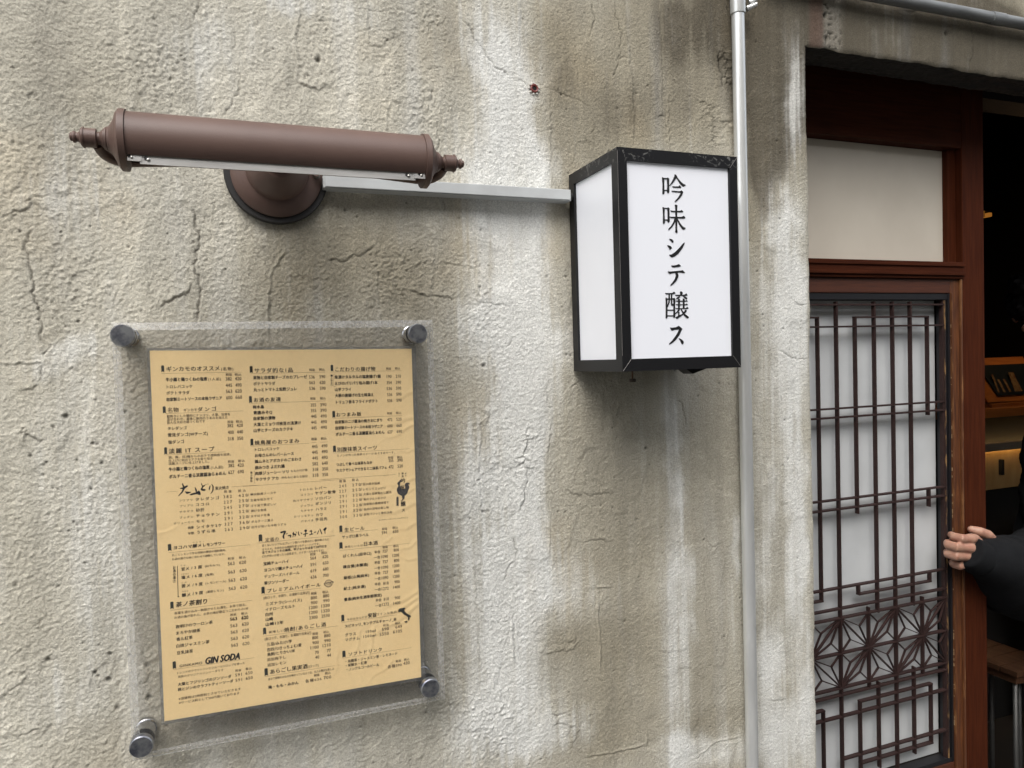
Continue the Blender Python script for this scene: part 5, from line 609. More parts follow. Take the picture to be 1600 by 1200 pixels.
for pl in [[[27.33,150.97],[28.57,151.06],[29.9,154.59],[32.85,153.44],[33.85,154.66],[30.22,157.36],[28.0,161.31],[23.73,165.18],[23.12,164.81],[26.57,160.74],[27.92,157.64],[25.46,157.0],[24.95,156.27],[28.41,155.48]],[[29.32,159.12],[30.11,160.33],[33.42,160.91],[36.74,161.3],[35.87,162.38],[32.5,163.5],[31.48,162.73]],[[40.48,156.21],[41.31,156.46],[42.87,159.71],[42.59,161.99],[44.75,160.09],[46.36,162.29],[46.69,165.08],[45.82,165.7],[42.9,165.01],[44.19,164.19],[40.82,164.61],[35.77,165.36],[34.98,164.15],[38.36,162.81],[41.52,162.37]],[[47.35,151.98],[48.06,152.27],[49.13,155.35],[51.92,154.17],[51.68,155.07],[49.28,157.2],[48.8,158.78],[51.11,159.19],[52.35,160.21],[51.04,161.26],[48.09,161.04],[46.66,159.77],[47.14,157.96],[48.46,156.45],[47.59,153.62]],[[52.15,153.72],[52.8,153.31],[53.05,154.48],[52.45,154.67]],[[54.29,152.96],[55.03,153.71],[55.09,154.4],[54.26,153.88]],[[56.54,155.44],[57.38,155.82],[56.15,160.5],[55.29,160.81],[55.36,158.82]],[[58.17,153.85],[59.34,154.49],[60.62,156.9],[60.39,161.06],[59.02,163.74],[56.61,165.63],[57.75,163.64],[59.11,160.96],[59.33,157.27]],[[131.38,216.66],[137.15,215.62],[138.35,216.48],[137.88,218.38],[136.13,221.67],[136.22,225.14],[135.18,225.56],[134.04,222.76],[135.85,217.75],[132.54,218.72]],[[137.83,219.67],[140.12,218.69],[140.1,219.46],[138.21,220.58]],[[140.02,221.84],[143.13,221.07],[144.35,221.84],[143.84,224.61],[142.2,224.53],[143.29,222.6],[140.81,223.0]],[[145.2,220.84],[146.53,218.14],[147.33,218.88],[147.28,220.39],[149.35,220.38],[149.93,221.74],[148.4,224.2],[147.8,223.7],[148.69,221.84],[147.03,221.89],[146.11,224.62],[145.5,224.34],[146.21,221.59]],[[149.65,217.8],[150.82,219.87],[150.19,220.24],[149.49,218.65]],[[151.91,218.45],[152.95,218.12],[152.84,221.6],[154.24,223.26],[152.99,223.35],[152.01,221.51]],[[154.78,219.61],[156.63,220.23],[156.58,221.75],[155.76,221.45]],[[158.99,218.27],[160.3,216.44],[162.57,217.31],[162.1,219.01],[161.44,219.83],[161.4,221.13],[163.49,221.25],[163.25,222.19],[161.15,222.42],[160.42,225.63],[159.39,225.22],[160.1,222.53],[158.0,222.98],[157.95,221.88],[160.56,221.27],[160.6,219.96]],[[165.24,219.1],[167.38,217.87],[168.39,218.97],[167.87,222.21],[169.76,222.4],[169.52,223.25],[165.08,224.04],[165.03,223.02],[167.02,222.56],[167.32,219.74],[165.84,220.04]],[[170.23,220.69],[172.99,220.3],[173.17,221.2],[170.62,221.82]],[[175.78,218.81],[176.39,219.53],[174.77,223.86],[173.85,223.68]],[[176.89,217.38],[177.95,217.26],[180.28,223.88],[179.21,224.21]],[[181.53,218.27],[183.93,216.3],[185.62,216.68],[185.35,218.42],[183.8,220.25],[183.9,223.79],[183.05,223.93],[182.87,220.16],[181.89,220.07]]]: flat(bm, pl, .0002)
flat(bm, [[19.2,244.69],[19.82,244.76],[19.3,279.44],[20.29,279.74],[19.1,280.79],[18.21,279.64],[18.75,279.54]], .0002)
bmo('brush_titles', bm, m_p[3], menu, kind='stuff')
bm = bmesh.new(); flat(bm, [[273.67,169.92],[273.52,169.0],[275.1,166.99],[276.33,166.47],[276.68,165.16],[278.21,164.9],[279.07,166.67],[277.17,168.96],[276.78,171.98],[277.62,174.48],[278.48,176.37],[280.91,176.86],[283.07,176.41],[283.44,174.31],[282.76,172.43],[283.56,170.05],[285.74,168.99],[288.49,169.49],[289.38,170.78],[289.04,171.8],[287.83,171.28],[287.49,172.29],[288.67,173.79],[288.41,176.52],[286.99,178.85],[285.96,182.44],[283.74,184.71],[282.5,185.22],[282.12,187.63],[282.41,188.26],[281.13,189.99],[279.24,191.66],[276.8,191.58],[278.97,190.42],[279.46,188.63],[278.78,186.75],[279.12,185.56],[276.41,184.12],[273.74,181.78],[272.63,178.35],[272.9,175.33],[274.29,173.61],[274.65,171.82]], .00013); bmo('rooster_emblem', bm, mat('charcoal print', (.045, .042, .045), .8), menu)
bm = bmesh.new(); flat(bm, [[271.75,187.4],[272.4,185.93],[273.92,185.87],[274.67,187.33],[274.48,197.66],[271.63,197.42]], .00013); bmo('emblem_tab', bm, mat('grey print', (.10, .09, .08), .8), menu)
bm = bmesh.new()
for pl in [[[269.59,329.67],[272.04,327.82],[278.04,327.55],[279.09,329.0],[277.41,330.41],[277.91,332.12],[281.08,335.85],[283.23,337.24],[285.59,339.22],[285.86,341.12],[283.69,340.38],[284.18,342.31],[282.45,345.03],[281.72,343.61],[282.24,340.94],[279.91,338.42],[277.22,336.95],[274.8,333.88],[273.0,331.99],[270.05,332.67]],[[276.96,345.67],[280.81,344.79],[281.33,345.96],[280.51,347.6],[278.56,346.99]]]: flat(bm, pl, .0002)
bmo('map_emblem', bm, m_p[4], menu)
SU, SV = [185.65,285.39]
bm = bmesh.new()
ringo = [(SU+4.6*math.cos(a), SV+4.6*math.sin(a)) for a in [2*math.pi*k/32 for k in range(33)]]; ringi = [(SU+3.9*math.cos(a), SV+3.9*math.sin(a)) for a in [2*math.pi*k/32 for k in range(33)]]
for k in range(32): flat(bm, [ringo[k], ringo[k+1], ringi[k+1], ringi[k]])
for r in (2.9, 2.0):
    for k in range(32):
        a, b = 2*math.pi*k/32, 2*math.pi*(k+.5)/32; flat(bm, [(SU+r*math.cos(a), SV+r*math.sin(a)), (SU+r*math.cos(b), SV+r*math.sin(b)), (SU+(r-.35)*math.cos(b), SV+(r-.35)*math.sin(b)), (SU+(r-.35)*math.cos(a), SV+(r-.35)*math.sin(a))])
flat(bm, [(SU-5.6, SV-1.0), (SU+5.6, SV-2.2), (SU+5.8, SV+.2), (SU-5.4, SV+1.7)], .0003)
bmo('round_stamp', bm, mat('stamp print', (.10, .07, .06), .8), menu)
o = glyph('PREMIUM', .03); bpy.context.view_layer.update(); me = bpy.data.meshes.new_from_object(o.evaluated_get(bpy.context.evaluated_depsgraph_get()))
co = np.array([v.co[:] for v in me.vertices]); sc = 9.6/(co[:, 0].max()); U = SU-4.9+co[:, 0]*sc; Vv = SV+1.0-co[:, 1]*2.6-(U-SU)*.1; xw, zw = pap(U, Vv)
me.vertices.foreach_set('co', np.stack([xw, pz(U, Vv)-.00045, zw], -1).astype(np.float32).ravel()); c = o.data; bpy.data.objects.remove(o)
me.materials.clear(); link('stamp_lettering', me, m_pap, menu)

# ---------------- doorway: header, sliding door ----------------
m_wood = mat('dark red-brown lacquered wood', (.062, .0150, .0052), .6, col2=(.038, .0085, .003), nscale=22, bump=.00025, bscale=90, stretch=(8, 8, .5), spec=.08)
m_woodh = mat('dark red-brown lacquered rail', (.056, .0140, .0050), .6, col2=(.034, .008, .003), nscale=22, bump=.00025, bscale=90, stretch=(.5, 8, 8), spec=.08)
m_wood2 = mat('worn orange-brown wood', (.13, .044, .013), .5, col2=(.050, .015, .006), nscale=26, bump=.0003, bscale=120, stretch=(9, 9, .6), ramp=(.35, .66))
m_wood2h = mat('worn orange-brown rail', (.075, .021, .008), .5, col2=(.045, .012, .005), nscale=26, bump=.0003, bscale=120, stretch=(.6, 9, 9))
m_rub = mat('black rubber seal', (.008, .008, .010), .45, col2=(.02, .016, .014), nscale=200, ramp=(.6, .7))
m_lat = mat('dark lattice wood', (.032, .015, .013), .65, spec=.3, col2=(.020, .010, .009), nscale=120, bump=.0001)
m_paper = mat('pale translucent board', (.56, .51, .43), .75, col2=(.51, .46, .385), nscale=9, bump=.0002, bscale=40)
m_frost = mat('frosted white glass', (.55, .565, .57), .4, col2=(.49, .505, .51), nscale=14, spec=.5)
DY = .130
door = thing('sliding_door', (.91, .145, 0), 'dark red wooden sliding door with frosted glass behind brown geometric lattice', 'door')
box('stile', 1.2365, 1.2985, DY, DY+.036, .02, 2.06, m_wood, door, bevel=.0015)
box('stile', .5200, .5820, DY, DY+.036, .02, 2.06, m_wood, door, bevel=.0015)
box('top_rail', .582, 1.2365, DY+.001, DY+.036, 1.893, 2.06, m_woodh, door, bevel=.0015)
box('inner_edge', 1.2135, 1.2362, DY+.014, DY+.036, 1.662, 1.892, m_wood, door, bevel=.001)   # reveal beside the pale board
box('transom_board', .584, 1.2133, DY+.026, DY+.032, 1.662, 1.892, m_paper, door)
box('middle_rail', .582, 1.2364, DY-.003, DY+.036, 1.6275, 1.6615, m_woodh, door, bevel=.002)
box('middle_rail_bead', .582, 1.2364, DY-.007, DY-.0032, 1.634, 1.640, m_woodh, door, bevel=.001)
box('middle_rail_bead', .582, 1.2364, DY-.006, DY-.0032, 1.652, 1.657, m_woodh, door, bevel=.001)
sash = box('sash_stile', 1.2045, 1.2361, DY+.003, DY+.034, .60, 1.6270, m_wood2, door, bevel=.002)
m_wear = mat('rubbed bead', (.09, .030, .010), .55, col2=(.22, .10, .035), nscale=90, stretch=(1, 1, .2), ramp=(.50, .68))
box('sash_bead', 1.2285, 1.2335, DY-.0015, DY+.0026, .60, 1.6270, m_wear, door, bevel=.001); box('sash_bead', 1.2046, 1.2066, DY-.0006, DY+.0028, .60, 1.5980, m_wear, door, bevel=.0005)
box('sash_top_rail', .584, 1.2043, DY+.003, DY+.034, 1.5985, 1.6270, m_wood2h, door, bevel=.002)
box('sash_bottom_rail', .584, 1.2043, DY+.003, DY+.034, .56, .6240, m_wood2h, door, bevel=.002)
box('lower_panel', .584, 1.236, DY+.010, DY+.030, .02, .5595, m_wood2h, door)
box('rubber_seal', 1.1985, 1.2040, DY+.004, DY+.026, .6245, 1.5980, m_rub, door)
box('rubber_seal', 1.1925, 1.1984, DY+.008, DY+.026, .6295, 1.5915, m_rub, door)
box('rubber_seal', .584, 1.1984, DY+.005, DY+.026, 1.5860, 1.5980, m_rub, door)
box('rubber_seal', .584, 1.1984, DY+.005, DY+.026, .6245, .6335, m_rub, door)
box('glass_pane', .584, 1.1920, DY+.030, DY+.033, .634, 1.5855, m_frost, door)
LD0, LD1 = DY+.006, DY+.0140      # lattice depth
bw = .0017
def vbar(x, z0, z1, d=0): box('lattice_bar', x-bw, x+bw, LD0+d, LD1, z0, z1, m_lat, door)
def hbar(z, x0, x1): box('lattice_bar', x0, x1, LD0-.0004, LD1+.0004, z-.0016, z+.0016, m_lat, door)
xr, xl = 1.1915, .60
pitch_ = .0475
xa, xb, xc, xd, xe, xf, xg = .8645, .910, .9565, 1.005, 1.0530, 1.1000, 1.1465
for z in (1.5341, 1.3777, 1.3604, 1.2021, 1.1837, 1.0307, .9900, .9714, .9024, .8345, .8206, .7781): hbar(z, xl, xr)
for z in (1.5518, 1.0114, .7985): hbar(z, xc-bw, xg+bw); hbar(z, xl, xa+bw)
hbar(.6933, xb, xr); hbar(.675, xc-bw, xg+bw); hbar(.655, xl, xb); hbar(1.5760, xl, xr)
for x in (xb, xe): vbar(x, .636, 1.582)
vbar(xd, .968, 1.582); vbar(xf, .968, 1.582)
vbar(xc, 1.170, 1.5518); vbar(xg, 1.352, 1.5518); vbar(xg, 1.165, 1.2021)
vbar(xg, 1.0114, 1.0307); vbar(xc, 1.0114, 1.0307)
vbar(xa, 1.0114, 1.5518)
vbar(xd, .655, .8285); vbar(xf, .662, .8420); vbar(xc, .636, .7985); vbar(xg, .675, .7985); vbar(xa, .636, .7985)
for k in (1, 2, 3): vbar(xa-pitch_*k, .636, 1.582)
m_gilt = mat('lattice edge worn to bare wood', (.028, .014, .011), .7, col2=(.26, .15, .06), nscale=150, stretch=(1, 1, .22), ramp=(.50, .60))
box('lattice_frame', 1.1865, 1.1905, LD0+.001, LD1+.001, .634, 1.5855, m_lat, door); box('lattice_frame', 1.1906, 1.1923, LD0-.001, LD1+.001, .634, 1.5855, m_gilt, door)
# hemp-leaf star band: X crossings with the small Y joints
zt, zm, zb = .9714, .9024, .8345
def stick(p, q, w=.0012, d=.0010):
    p, q = Vector((p[0], 0, p[1])), Vector((q[0], 0, q[1])); u = (q-p).normalized(); nn = Vector((-u.z, 0, u.x))*w
    bm = bmesh.new(); a = [bm.verts.new(Vector((v.x, LD0+d, v.z))) for v in (p+nn, q+nn, q-nn, p-nn)]; b = [bm.verts.new(Vector((v.x, LD1-.0006-d, v.z))) for v in (p+nn, q+nn, q-nn, p-nn)]
    bm.faces.new(a); bm.faces.new(b[::-1])
    for i in range(4): bm.faces.new((a[i], b[i], b[(i+1) % 4], a[(i+1) % 4]))
    bmo('lattice_strip', bm, m_lat, door)
colsA = [.6215, .6940, .7665, .8375, xb, .9815, xe, 1.1255, 1.1965]
for i in range(len(colsA)-1):
    x0, x1 = colsA[i], colsA[i+1]
    if x0 < .70: continue
    even = (i % 2 == 0)      # star centres sit on the odd columns at mid height
    top = (x0, zt) if even else (x1, zt); bot = (x0, zb) if even else (x1, zb); cen = (x1, zm) if even else (x0, zm)
    otherT = (x1, zt) if even else (x0, zt); otherB = (x1, zb) if even else (x0, zb); midv = (x0, zm) if even else (x1, zm)
    clip = lambda q: (min(q[0], 1.190), q[1])
    stick(cen, clip(top)); stick(cen, clip(bot))
    for tri in ((top, otherT, cen), (top, midv, cen), (bot, otherB, cen), (bot, midv, cen)):
        g0 = (sum(q[0] for q in tri)/3, sum(q[1] for q in tri)/3)
        for q in tri: stick(clip(g0), clip(q), .0009, .0016)
for x in (.9815, 1.1255, .8375): vbar(x, .822, .982, .0006)
# finger pull
pull = box('finger_pull', 1.2600, 1.2740, DY-.0012, DY+.0005, 1.085, 1.112, mat('dark bronze', (.02, .014, .010), .4, .6), door, bevel=.0006)
box('finger_pull_recess', 1.2625, 1.2715, DY-.0018, DY-.0012, 1.088, 1.1095, mat('pull shadow', (.005, .004, .004), .6), door)
# chips of bare wood on the sash
bm = bmesh.new(); rs = np.random.RandomState(3)
for k in range(46):
    z = rs.uniform(.65, 1.55); x = 1.2035+rs.uniform(0, .0012); h = rs.uniform(.001, .007); abox(bm, x, x+.0013, DY+.0017, DY+.0035, z, z+h)
bmo('chipped_paint', bm, mat('bare pale wood', (.30, .19, .10), .8), door, kind='stuff')
# door head
m_hd = mat('blackened timber', (.016, .010, .008), .7, col2=(.006, .005, .004), nscale=40, bump=.0005, stretch=(.3, 4, 4))
head = thing('door_head', (1.3, .2, 2.05), 'blackened timber head beam with sliding track over the red door', 'door frame')
box('head_beam', .50, 2.3, .098, .24, 2.062, 2.16, m_hd, head)
box('track_cover', .50, 2.3, .096, .122, 2.012, 2.061, m_hd, head, bevel=.002)
box('track_strip', .50, 2.3, .170, .235, 2.020, 2.061, m_hd, head)
box('sill', .50, 2.3, .10, .24, 0.0, .018, m_wood2h, head)

# ---------------- the dim room behind ----------------
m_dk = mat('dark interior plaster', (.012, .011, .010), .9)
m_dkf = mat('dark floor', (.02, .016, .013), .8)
def st(name, *a): o = box(name, *a); o['kind'] = 'structure'; return o
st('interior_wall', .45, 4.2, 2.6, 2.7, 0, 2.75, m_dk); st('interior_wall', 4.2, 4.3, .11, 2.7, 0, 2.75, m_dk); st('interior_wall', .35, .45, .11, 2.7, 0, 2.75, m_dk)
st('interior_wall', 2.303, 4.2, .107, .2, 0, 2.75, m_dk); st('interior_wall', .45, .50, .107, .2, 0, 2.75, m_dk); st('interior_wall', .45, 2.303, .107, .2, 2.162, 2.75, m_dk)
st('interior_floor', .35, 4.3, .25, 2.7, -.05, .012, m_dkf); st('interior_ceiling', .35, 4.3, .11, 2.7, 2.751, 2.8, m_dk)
m_cnt = mat('amber varnished wood', (.34, .13, .035), .4, col2=(.20, .07, .02), nscale=14, stretch=(.5, 6, 6))
cnt = thing('bar_counter', (2.9, 1.1, 0), 'dark bar counter with varnished wooden top inside the doorway', 'counter')
box('counter_top', 2.30, 4.1, .98, 1.40, 1.215, 1.250, m_cnt, cnt, bevel=.003)
box('counter_front', 2.30, 4.1, 1.03, 1.36, .0, 1.2145, m_dk, cnt)
box('rail', 2.30, 4.1, .985, .999, 1.085, 1.115, mat('grey metal rail', (.22, .20, .17), .5, .3), cnt, bevel=.002)
box('lit_panel', 2.30, 4.1, 1.020, 1.0295, .93, 1.080, mat('pale plywood', (.50, .33, .15), .6, col2=(.42, .26, .11), nscale=10, stretch=(3, 1, 1)), cnt)
box('light_strip', 2.30, 4.1, 1.002, 1.008, 1.098, 1.104, emit('warm strip light', (1, .62, .24), 6), cnt)
box('bracket', 2.590, 2.602, 1.005, 1.0195, .985, 1.045, m_dk, cnt)
pen = thing('pendant_lamp', (2.75, .86, 1.95), 'small warm pendant lamp hanging above the bar counter inside', 'lamp')
bm = bmesh.new(); lathe(bm, [(0, .02), (-.02, .03), (-.08, .07), (-.081, .066), (-.022, .026), (-.004, .018)], (2.75, .86, 1.95), (0, 0, 1), 24); bmo('lamp_shade', bm, m_dk, pen)
bm = bmesh.new(); tube(bm, [(2.75, .86, 1.95), (2.75, .86, 2.751)], .003, 8); bmo('cord', bm, m_dk, pen)
bm = bmesh.new(); bmesh.ops.create_uvsphere(bm, u_segments=16, v_segments=10, radius=.018, matrix=Matrix.Translation((2.75, .86, 1.905))); bmo('bulb', bm, emit('warm bulb', (1, .6, .25), 3), pen, smooth=True)
pl = bpy.data.lights.new('pendant_light', 'POINT'); pl.energy = 2.2; pl.color = (1, .58, .26); pl.shadow_soft_size = .03; po = bpy.data.objects.new('pendant_light', pl); COL.objects.link(po); po.location = (2.75, .86, 1.86)
msd = thing('menu_stand', (2.62, 1.08, 1.25), 'amber wooden tabletop stand holding a dark photo menu', 'menu stand')
bm = bmesh.new()
def slab(bm, pts, th):
    a = [bm.verts.new(q) for q in pts]; d = Vector((0, th, 0)); b = [bm.verts.new(Vector(q)+d) for q in pts]
    bm.faces.new(a); bm.faces.new(b[::-1])
    for i in range(4): bm.faces.new((a[i], b[i], b[(i+1) % 4], a[(i+1) % 4]))
slab(bm, [(2.535, 1.02, 1.270), (2.86, 1.02, 1.270), (2.85, 1.10, 1.440), (2.500, 1.10, 1.440)], .012); bmo('back_board', bm, m_cnt, msd)
bm = bmesh.new(); slab(bm, [(2.598, 1.025, 1.293), (2.84, 1.025, 1.293), (2.835, 1.078, 1.412), (2.562, 1.078, 1.412)], .004); bmo('menu_card', bm, mat('dark photo card', (.010, .016, .024), .35), msd)
bm = bmesh.new()
for k, (w, h) in enumerate([(.010, .07), (.012, .05), (.012, .05), (.03, .075), (.012, .05)]):
    x = 2.605+k*.032; slab(bm, [(x, 1.030, 1.305), (x+w, 1.030, 1.305), (x+w-.006, 1.052, 1.305+h), (x-.006, 1.052, 1.305+h)], .003)
bmo('card_pictures', bm, mat('faded pictures', (.20, .15, .08), .5, col2=(.10, .04, .02), nscale=90), msd)
box('ledge', 2.53, 2.86, 1.000, 1.045, 1.2510, 1.264, m_cnt, msd)
cb = thing('cable_bundle', (2.6, 1.2, 1.44), 'tangle of pale cables lying behind the wooden menu stand', 'cables')
for k in range(5):
    bm = bmesh.new(); a = 2.50+k*.03
    tube(bm, spline([(a, 1.16, 1.252), (a+.02, 1.17, 1.44+.02*math.sin(k*2)), (a+.08, 1.18, 1.480-.012*k), (a+.14, 1.19, 1.43-.01*k), (a+.18+.02*k, 1.2, 1.252)], 8), .005, 8); bmo('cable', bm, mat('grey cable', (.16, .13, .10), .6), cb, smooth=True)
for (x, z, w, h, s, lab) in ((2.93, 2.135, .016, .020, 1.1, 'small amber lamp glowing deep in the dark room'),):
    t = thing('amber_lamp', (x, 1.6, z), lab, 'lamp')
    box('lamp_shade', x+.397, x+.417, 1.58, 1.62, z-.008, z+.012, emit('amber glow', (1, .38, .06), s*.12), t, bevel=.004)
    box('lamp_shade', x+.355, x+.366, 1.58, 1.62, z-.012, z+.018, emit('dim amber glow', (1, .38, .06), s*.05), t)
    box('lamp_bracket', x+.34, x+.44, 1.60, 2.6, z+.020, z+.026, m_dk, t)
stool = thing('stool', (2.06, .62, .012), 'wooden stool with pale metal legs just inside the doorway', 'stool')
m_sw = mat('brown stool wood', (.13, .065, .035), .5, col2=(.08, .035, .018), nscale=20, stretch=(6, .6, 1))
for k in range(4): box('seat_slat', 1.93, 2.10, .50+.055*k, .55+.055*k, .515-.001*k, .531-.001*k, m_sw, stool, bevel=.002)
box('seat_frame', 1.94, 2.09, .51, .70, .490, .5135, m_sw, stool)
for x, y in ((1.95, .52), (2.055, .58), (1.95, .69), (2.085, .69)):
    bm = bmesh.new(); tube(bm, [(x, y, .49), (x+.004, y, .012)], .0065, 10); bmo('leg', bm, mat('grey stool leg', (.16, .16, .155), .5, .5), stool, smooth=True)
chair = thing('chair', (2.75, .82, .012), 'black upholstered bar chair against the lit counter front', 'chair')
bm = bmesh.new(); capsule(bm, [(2.53, .86, .87), (2.66, .84, .905), (2.95, .84, .905), (3.05, .86, .88)], [.03, .05, .05, .03]); capsule(bm, [(2.54, .86, .62), (3.05, .86, .62)], [.04, .04]); abox(bm, 2.53, 3.05, .84, .88, .62, .90)
bmo('backrest', bm, mat('black upholstery', (.008, .009, .012), .6), chair)
box('seat', 2.52, 3.06, .45, .84, .58, .64, mat('black seat vinyl', (.008, .009, .012), .5), chair, bevel=.01)
for x, y in ((2.56, .48), (3.02, .48), (2.56, .82), (3.02, .82)): box('leg', x-.015, x+.015, y-.015, y+.015, .012, .58, m_dk, chair)

# ---------------- person ----------------
def remesh(name, bm, voxel, m, parent, smooth_it=6, disp=None, **k):
    bmesh.ops.recalc_face_normals(bm, faces=bm.faces)
    me = bpy.data.meshes.new(name); bm.to_mesh(me); bm.free()
    o = bpy.data.objects.new('tmp', me); COL.objects.link(o)
    r = o.modifiers.new('r', 'REMESH'); r.mode = 'VOXEL'; r.voxel_size = voxel
    s = o.modifiers.new('s', 'SMOOTH'); s.factor = .5; s.iterations = smooth_it
    bpy.context.view_layer.update(); e = bpy.data.meshes.new_from_object(o.evaluated_get(bpy.context.evaluated_depsgraph_get()))
    bpy.data.objects.remove(o); e.name = name; e.materials.clear()
    if disp:
        e.update(); co = np.array([v.co[:] for v in e.vertices]); nr = np.array([v.normal[:] for v in e.vertices])
        co = co+nr*disp(co)[:, None]; e.vertices.foreach_set('co', co.astype(np.float32).ravel()); e.update()
    if parent is None: return e
    return link(name, e, m, parent, smooth=True, **k)
m_skin = mat('skin', (.40, .235, .165), .5, col2=(.34, .165, .115), nscale=75, bump=.0005, bscale=420)
m_skin.node_tree.nodes['Principled BSDF'].inputs['Subsurface Weight'].default_value = .12
m_skin.node_tree.nodes['Principled BSDF'].inputs['Subsurface Radius'].default_value = (.01, .004, .002)
m_hood = mat('black sweatshirt cotton', (.0085, .009, .010), .97, col2=(.006, .0065, .0075), nscale=60, bump=.0004, bscale=900, spec=.15)
per = thing('person', (1.95, .41, .012), 'person in black sweatshirt gripping the edge of the red door', 'person')
# left hand: back of the hand to the street, fingers hooked on the door edge
bm = bmesh.new()
YH = .100
wrist = (1.283, .112, 1.066)
K = [(1.2130, .0985, 1.1000), (1.2060, .0965, 1.0820), (1.2070, .0985, 1.0640), (1.2150, .1020, 1.0475)]       # knuckles index..little
PIP = [(1.1810, .0945, 1.1045), (1.1645, .0940, 1.0900), (1.1645, .0955, 1.0710), (1.1845, .1020, 1.0470)]
DIP = [(1.1830, .1130, 1.1045), (1.1665, .1130, 1.0895), (1.1665, .1140, 1.0705), (1.1860, .1175, 1.0465)]
TIP = [(1.1950, .1290, 1.1035), (1.1830, .1285, 1.0885), (1.1830, .1290, 1.0695), (1.1980, .1300, 1.0460)]
rk = [.0096, .0099, .0096, .0084]
for q in range(4):
    capsule(bm, [(1.255, .108, 1.062+(1.5-q)*.009), (K[q][0]+.012, K[q][1]+.003, K[q][2]-.001), K[q], (Vector(K[q])*.5+Vector(PIP[q])*.5+Vector((0, .0012, 0))), PIP[q], DIP[q], TIP[q]], [.012, rk[q]*1.02, rk[q]*1.12, rk[q]*.90, rk[q]*1.0, rk[q]*.88, rk[q]*.74], 14)
capsule(bm, [(1.30, .117, 1.060), wrist, (1.250, .108, 1.072), (1.226, .1055, 1.077)], [.022, .021, .020, .0165], 16)
capsule(bm, [(1.285, .114, 1.060), (1.250, .109, 1.060), (1.226, .107, 1.057)], [.020, .018, .0145], 16)
capsule(bm, [(1.290, .114, 1.083), (1.272, .108, 1.099), (1.252, .110, 1.108), (1.240, .1185, 1.1115)], [.014, .0108, .0095, .0078], 14)   # thumb resting along the top
hand_me = remesh('hand', bm, .0017, m_skin, None, 5)
# nails
def add_mesh(bm, me): bm.from_mesh(me); bpy.data.meshes.remove(me)
B = bmesh.new()
hd = Vector((2.005, .41, 1.585))
capsule(B, [(2.085, .41, 1.15), (2.090, .41, 1.38)], [.115, .105], 20); capsule(B, [(2.085, .41, .93), (2.085, .41, 1.15)], [.125, .115], 20)
capsule(B, [(2.090, .41, 1.40), (1.995, .41, 1.50)], [.055, .052]); capsule(B, [(2.020, .41, 1.600), (1.985, .41, 1.605)], [.088, .085], 20); capsule(B, [(1.965, .41, 1.555), (1.975, .41, 1.53)], [.058, .05])
capsule(B, [(1.910, .41, 1.575), (1.902, .41, 1.562)], [.010, .013]); capsule(B, [(1.915, .455, 1.535), (1.917, .415, 1.535)], [.016, .016])
capsule(B, [(2.010, .372, 1.585), (2.013, .366, 1.565)], [.018, .012]); capsule(B, [(2.010, .548, 1.585), (2.013, .554, 1.565)], [.018, .012])
for s in (-1, 1): capsule(B, [(1.932, .41+s*.032, 1.592), (1.938, .41+s*.032, 1.592)], [.012, .012])
capsule(B, [(2.080, .33, 1.35), (2.220, .57, 1.37)], [.07, .07])
capsule(B, [(2.02, .30, 1.30), (1.80, .235, 1.10), (1.555, .17, .968)], [.055, .045, .038]); capsule(B, [(1.555, .17, .968), (1.41, .145, 1.0), (1.30, .117, 1.060)], [.038, .036, .024])
capsule(B, [(2.250, .58, 1.36), (2.330, .62, 1.10), (2.300, .62, .86), (2.28, .62, .79)], [.055, .045, .032, .035])
for s, dx in ((-1, -.05), (1, .06)):
    capsule(B, [(2.085, .41+s*.08, .93), (2.075+dx, .41+s*.09, .50), (2.085+dx, .41+s*.09, .10)], [.09, .062, .042]); capsule(B, [(2.095+dx, .41+s*.09, .055), (1.945+dx, .41+s*.09, .045)], [.04, .032])
bodym = remesh('body', B, .007, m_skin, None, 4)
B = bmesh.new(); add_mesh(B, bodym); add_mesh(B, hand_me)
me = bpy.data.meshes.new('body'); B.to_mesh(me); B.free(); link('body', me, m_skin, per, smooth=True)
def folds(c):
    x, y, z = c[:, 0], c[:, 1], c[:, 2]
    f = .006*vn(x*1.0+y*.4, z, 201, 24)+.0045*vn(x-z*.8, y+z*.6, 202, 42)+.002*vn(x+z, y-z, 203, 90)
    near = np.clip((x-1.31)/.05, 0, 1); return f*near
B = bmesh.new()
capsule(B, [(2.085, .41, .90), (2.085, .41, 1.15), (2.090, .41, 1.36)], [.155, .150, .125], 24)
capsule(B, [(2.060, .33, 1.345), (2.240, .57, 1.36)], [.085, .085], 20); capsule(B, [(2.090, .41, 1.42), (2.090, .41, 1.46)], [.075, .07], 20)
tube(B, [(1.226, .097, 1.062), (1.230, .0975, 1.060), (1.252, .098, 1.054), (1.285, .100, 1.044), (1.320, .118, 1.026), (1.365, .135, 1.000), (1.44, .155, .968), (1.53, .170, .972), (1.56, .17, .98)], [.030, .036, .043, .053, .067, .078, .090, .096, .09], 28)
capsule(B, [(1.50, .168, .965), (1.58, .172, .965), (1.70, .205, 1.02), (1.82, .24, 1.11), (2.03, .31, 1.30)], [.086, .096, .092, .086, .086], 24)
capsule(B, [(2.250, .58, 1.36), (2.330, .62, 1.10), (2.300, .62, .87)], [.075, .065, .05], 20)
remesh('sweatshirt', B, .0065, m_hood, per, 4, folds)
B = bmesh.new(); tube(B, [(1.204, .0975, 1.075), (1.2055, .0975, 1.074), (1.217, .0975, 1.067), (1.229, .0978, 1.060), (1.235, .0978, 1.057)], [.0295, .0325, .0350, .0365, .0355], 32); remesh('cuff', B, .0022, m_hood, per, 2)
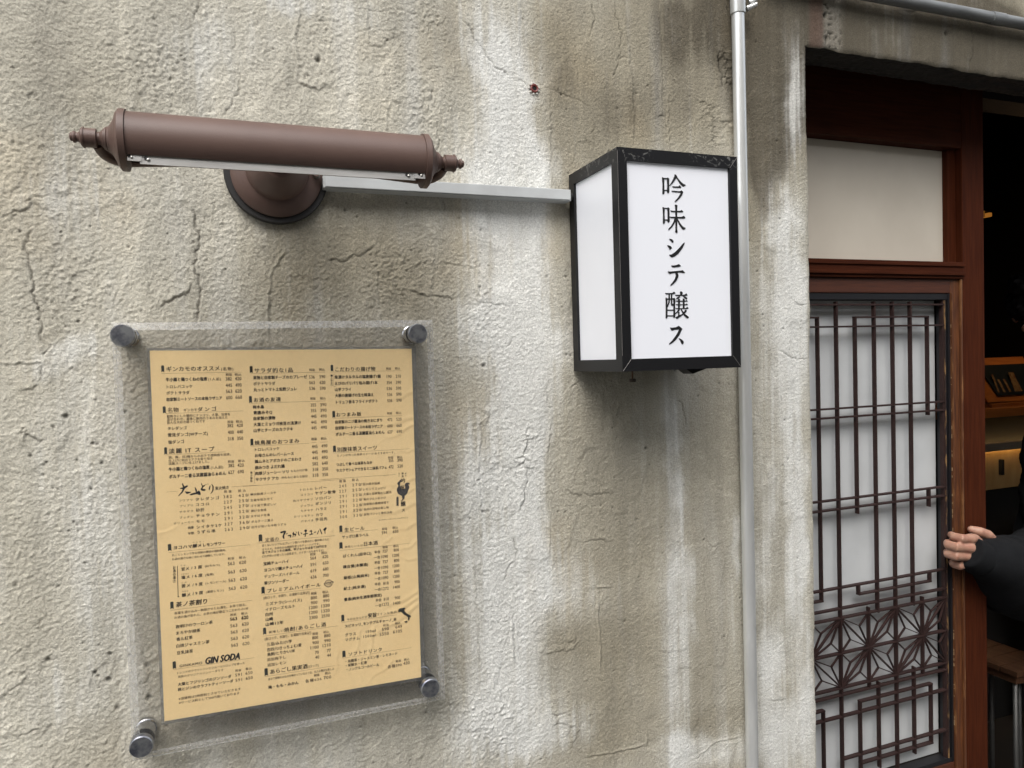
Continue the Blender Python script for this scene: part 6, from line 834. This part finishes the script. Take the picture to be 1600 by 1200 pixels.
B = bmesh.new()
for s, dx in ((-1, -.05), (1, .06)): capsule(B, [(2.085, .41+s*.07, .93), (2.075+dx, .41+s*.09, .50), (2.085+dx, .41+s*.09, .12)], [.115, .085, .07], 20)
remesh('trousers', B, .010, mat('black trousers', (.010, .010, .012), .9), per, 3)
B = bmesh.new()
capsule(B, [(2.055, .41, 1.60), (2.005, .41, 1.655)], [.088, .075], 20); capsule(B, [(2.025, .395, 1.61), (2.020, .525, 1.61)], [.055, .055], 16); capsule(B, [(1.970, .42, 1.665), (1.965, .50, 1.665)], [.035, .035], 12)
remesh('hair', B, .006, mat('black hair', (.012, .010, .010), .5, nscale=300), per, 2, lambda c: .006*vn(c[:, 0]+c[:, 1], c[:, 2], 205, 80)+.004*vn(c[:, 1], c[:, 2]-c[:, 0], 206, 160))

# ---------------- ground of the lane ----------------
bm = bmesh.new(); vs = [bm.verts.new(q) for q in ((-40, -40, -.005), (40, -40, -.005), (40, -.0, -.005), (-40, -.0, -.005))]; bm.faces.new(vs)
bmo('ground', bm, mat('asphalt lane', (.10, .098, .092), .9, col2=(.07, .068, .064), nscale=30, bump=.003), kind='structure')

# ---------------- unseen building added across the lane to block low sky and shape reflections ----------------
m_opp = mat('beige rendered facade', (.30, .285, .25), .9, col2=(.24, .225, .20), nscale=3)
opp = thing('building', (0, -4.2, 0), 'plain beige unseen building added across the lane to shape the light', 'building')
box('facade', -4.6, 14, -8, -4.2, -.004, 4.3, m_opp, opp)
m_win = mat('dark window glass', (.03, .035, .04), .1)
wf = mat('aluminium window frame', (.4, .4, .4), .4, .6)
for i in range(7):
    x = -4.0+i*2.6; box('window_frame', x-.05, x+1.25, -4.235, -4.202, 2.65, 3.85, wf, opp); box('window_pane', x, x+1.2, -4.245, -4.237, 2.7, 3.8, m_win, opp)
    if i % 3 != 1: box('window_frame', x-.05, x+1.25, -4.235, -4.202, .75, 2.05, wf, opp); box('window_pane', x, x+1.2, -4.245, -4.237, .8, 2.0, m_win, opp)
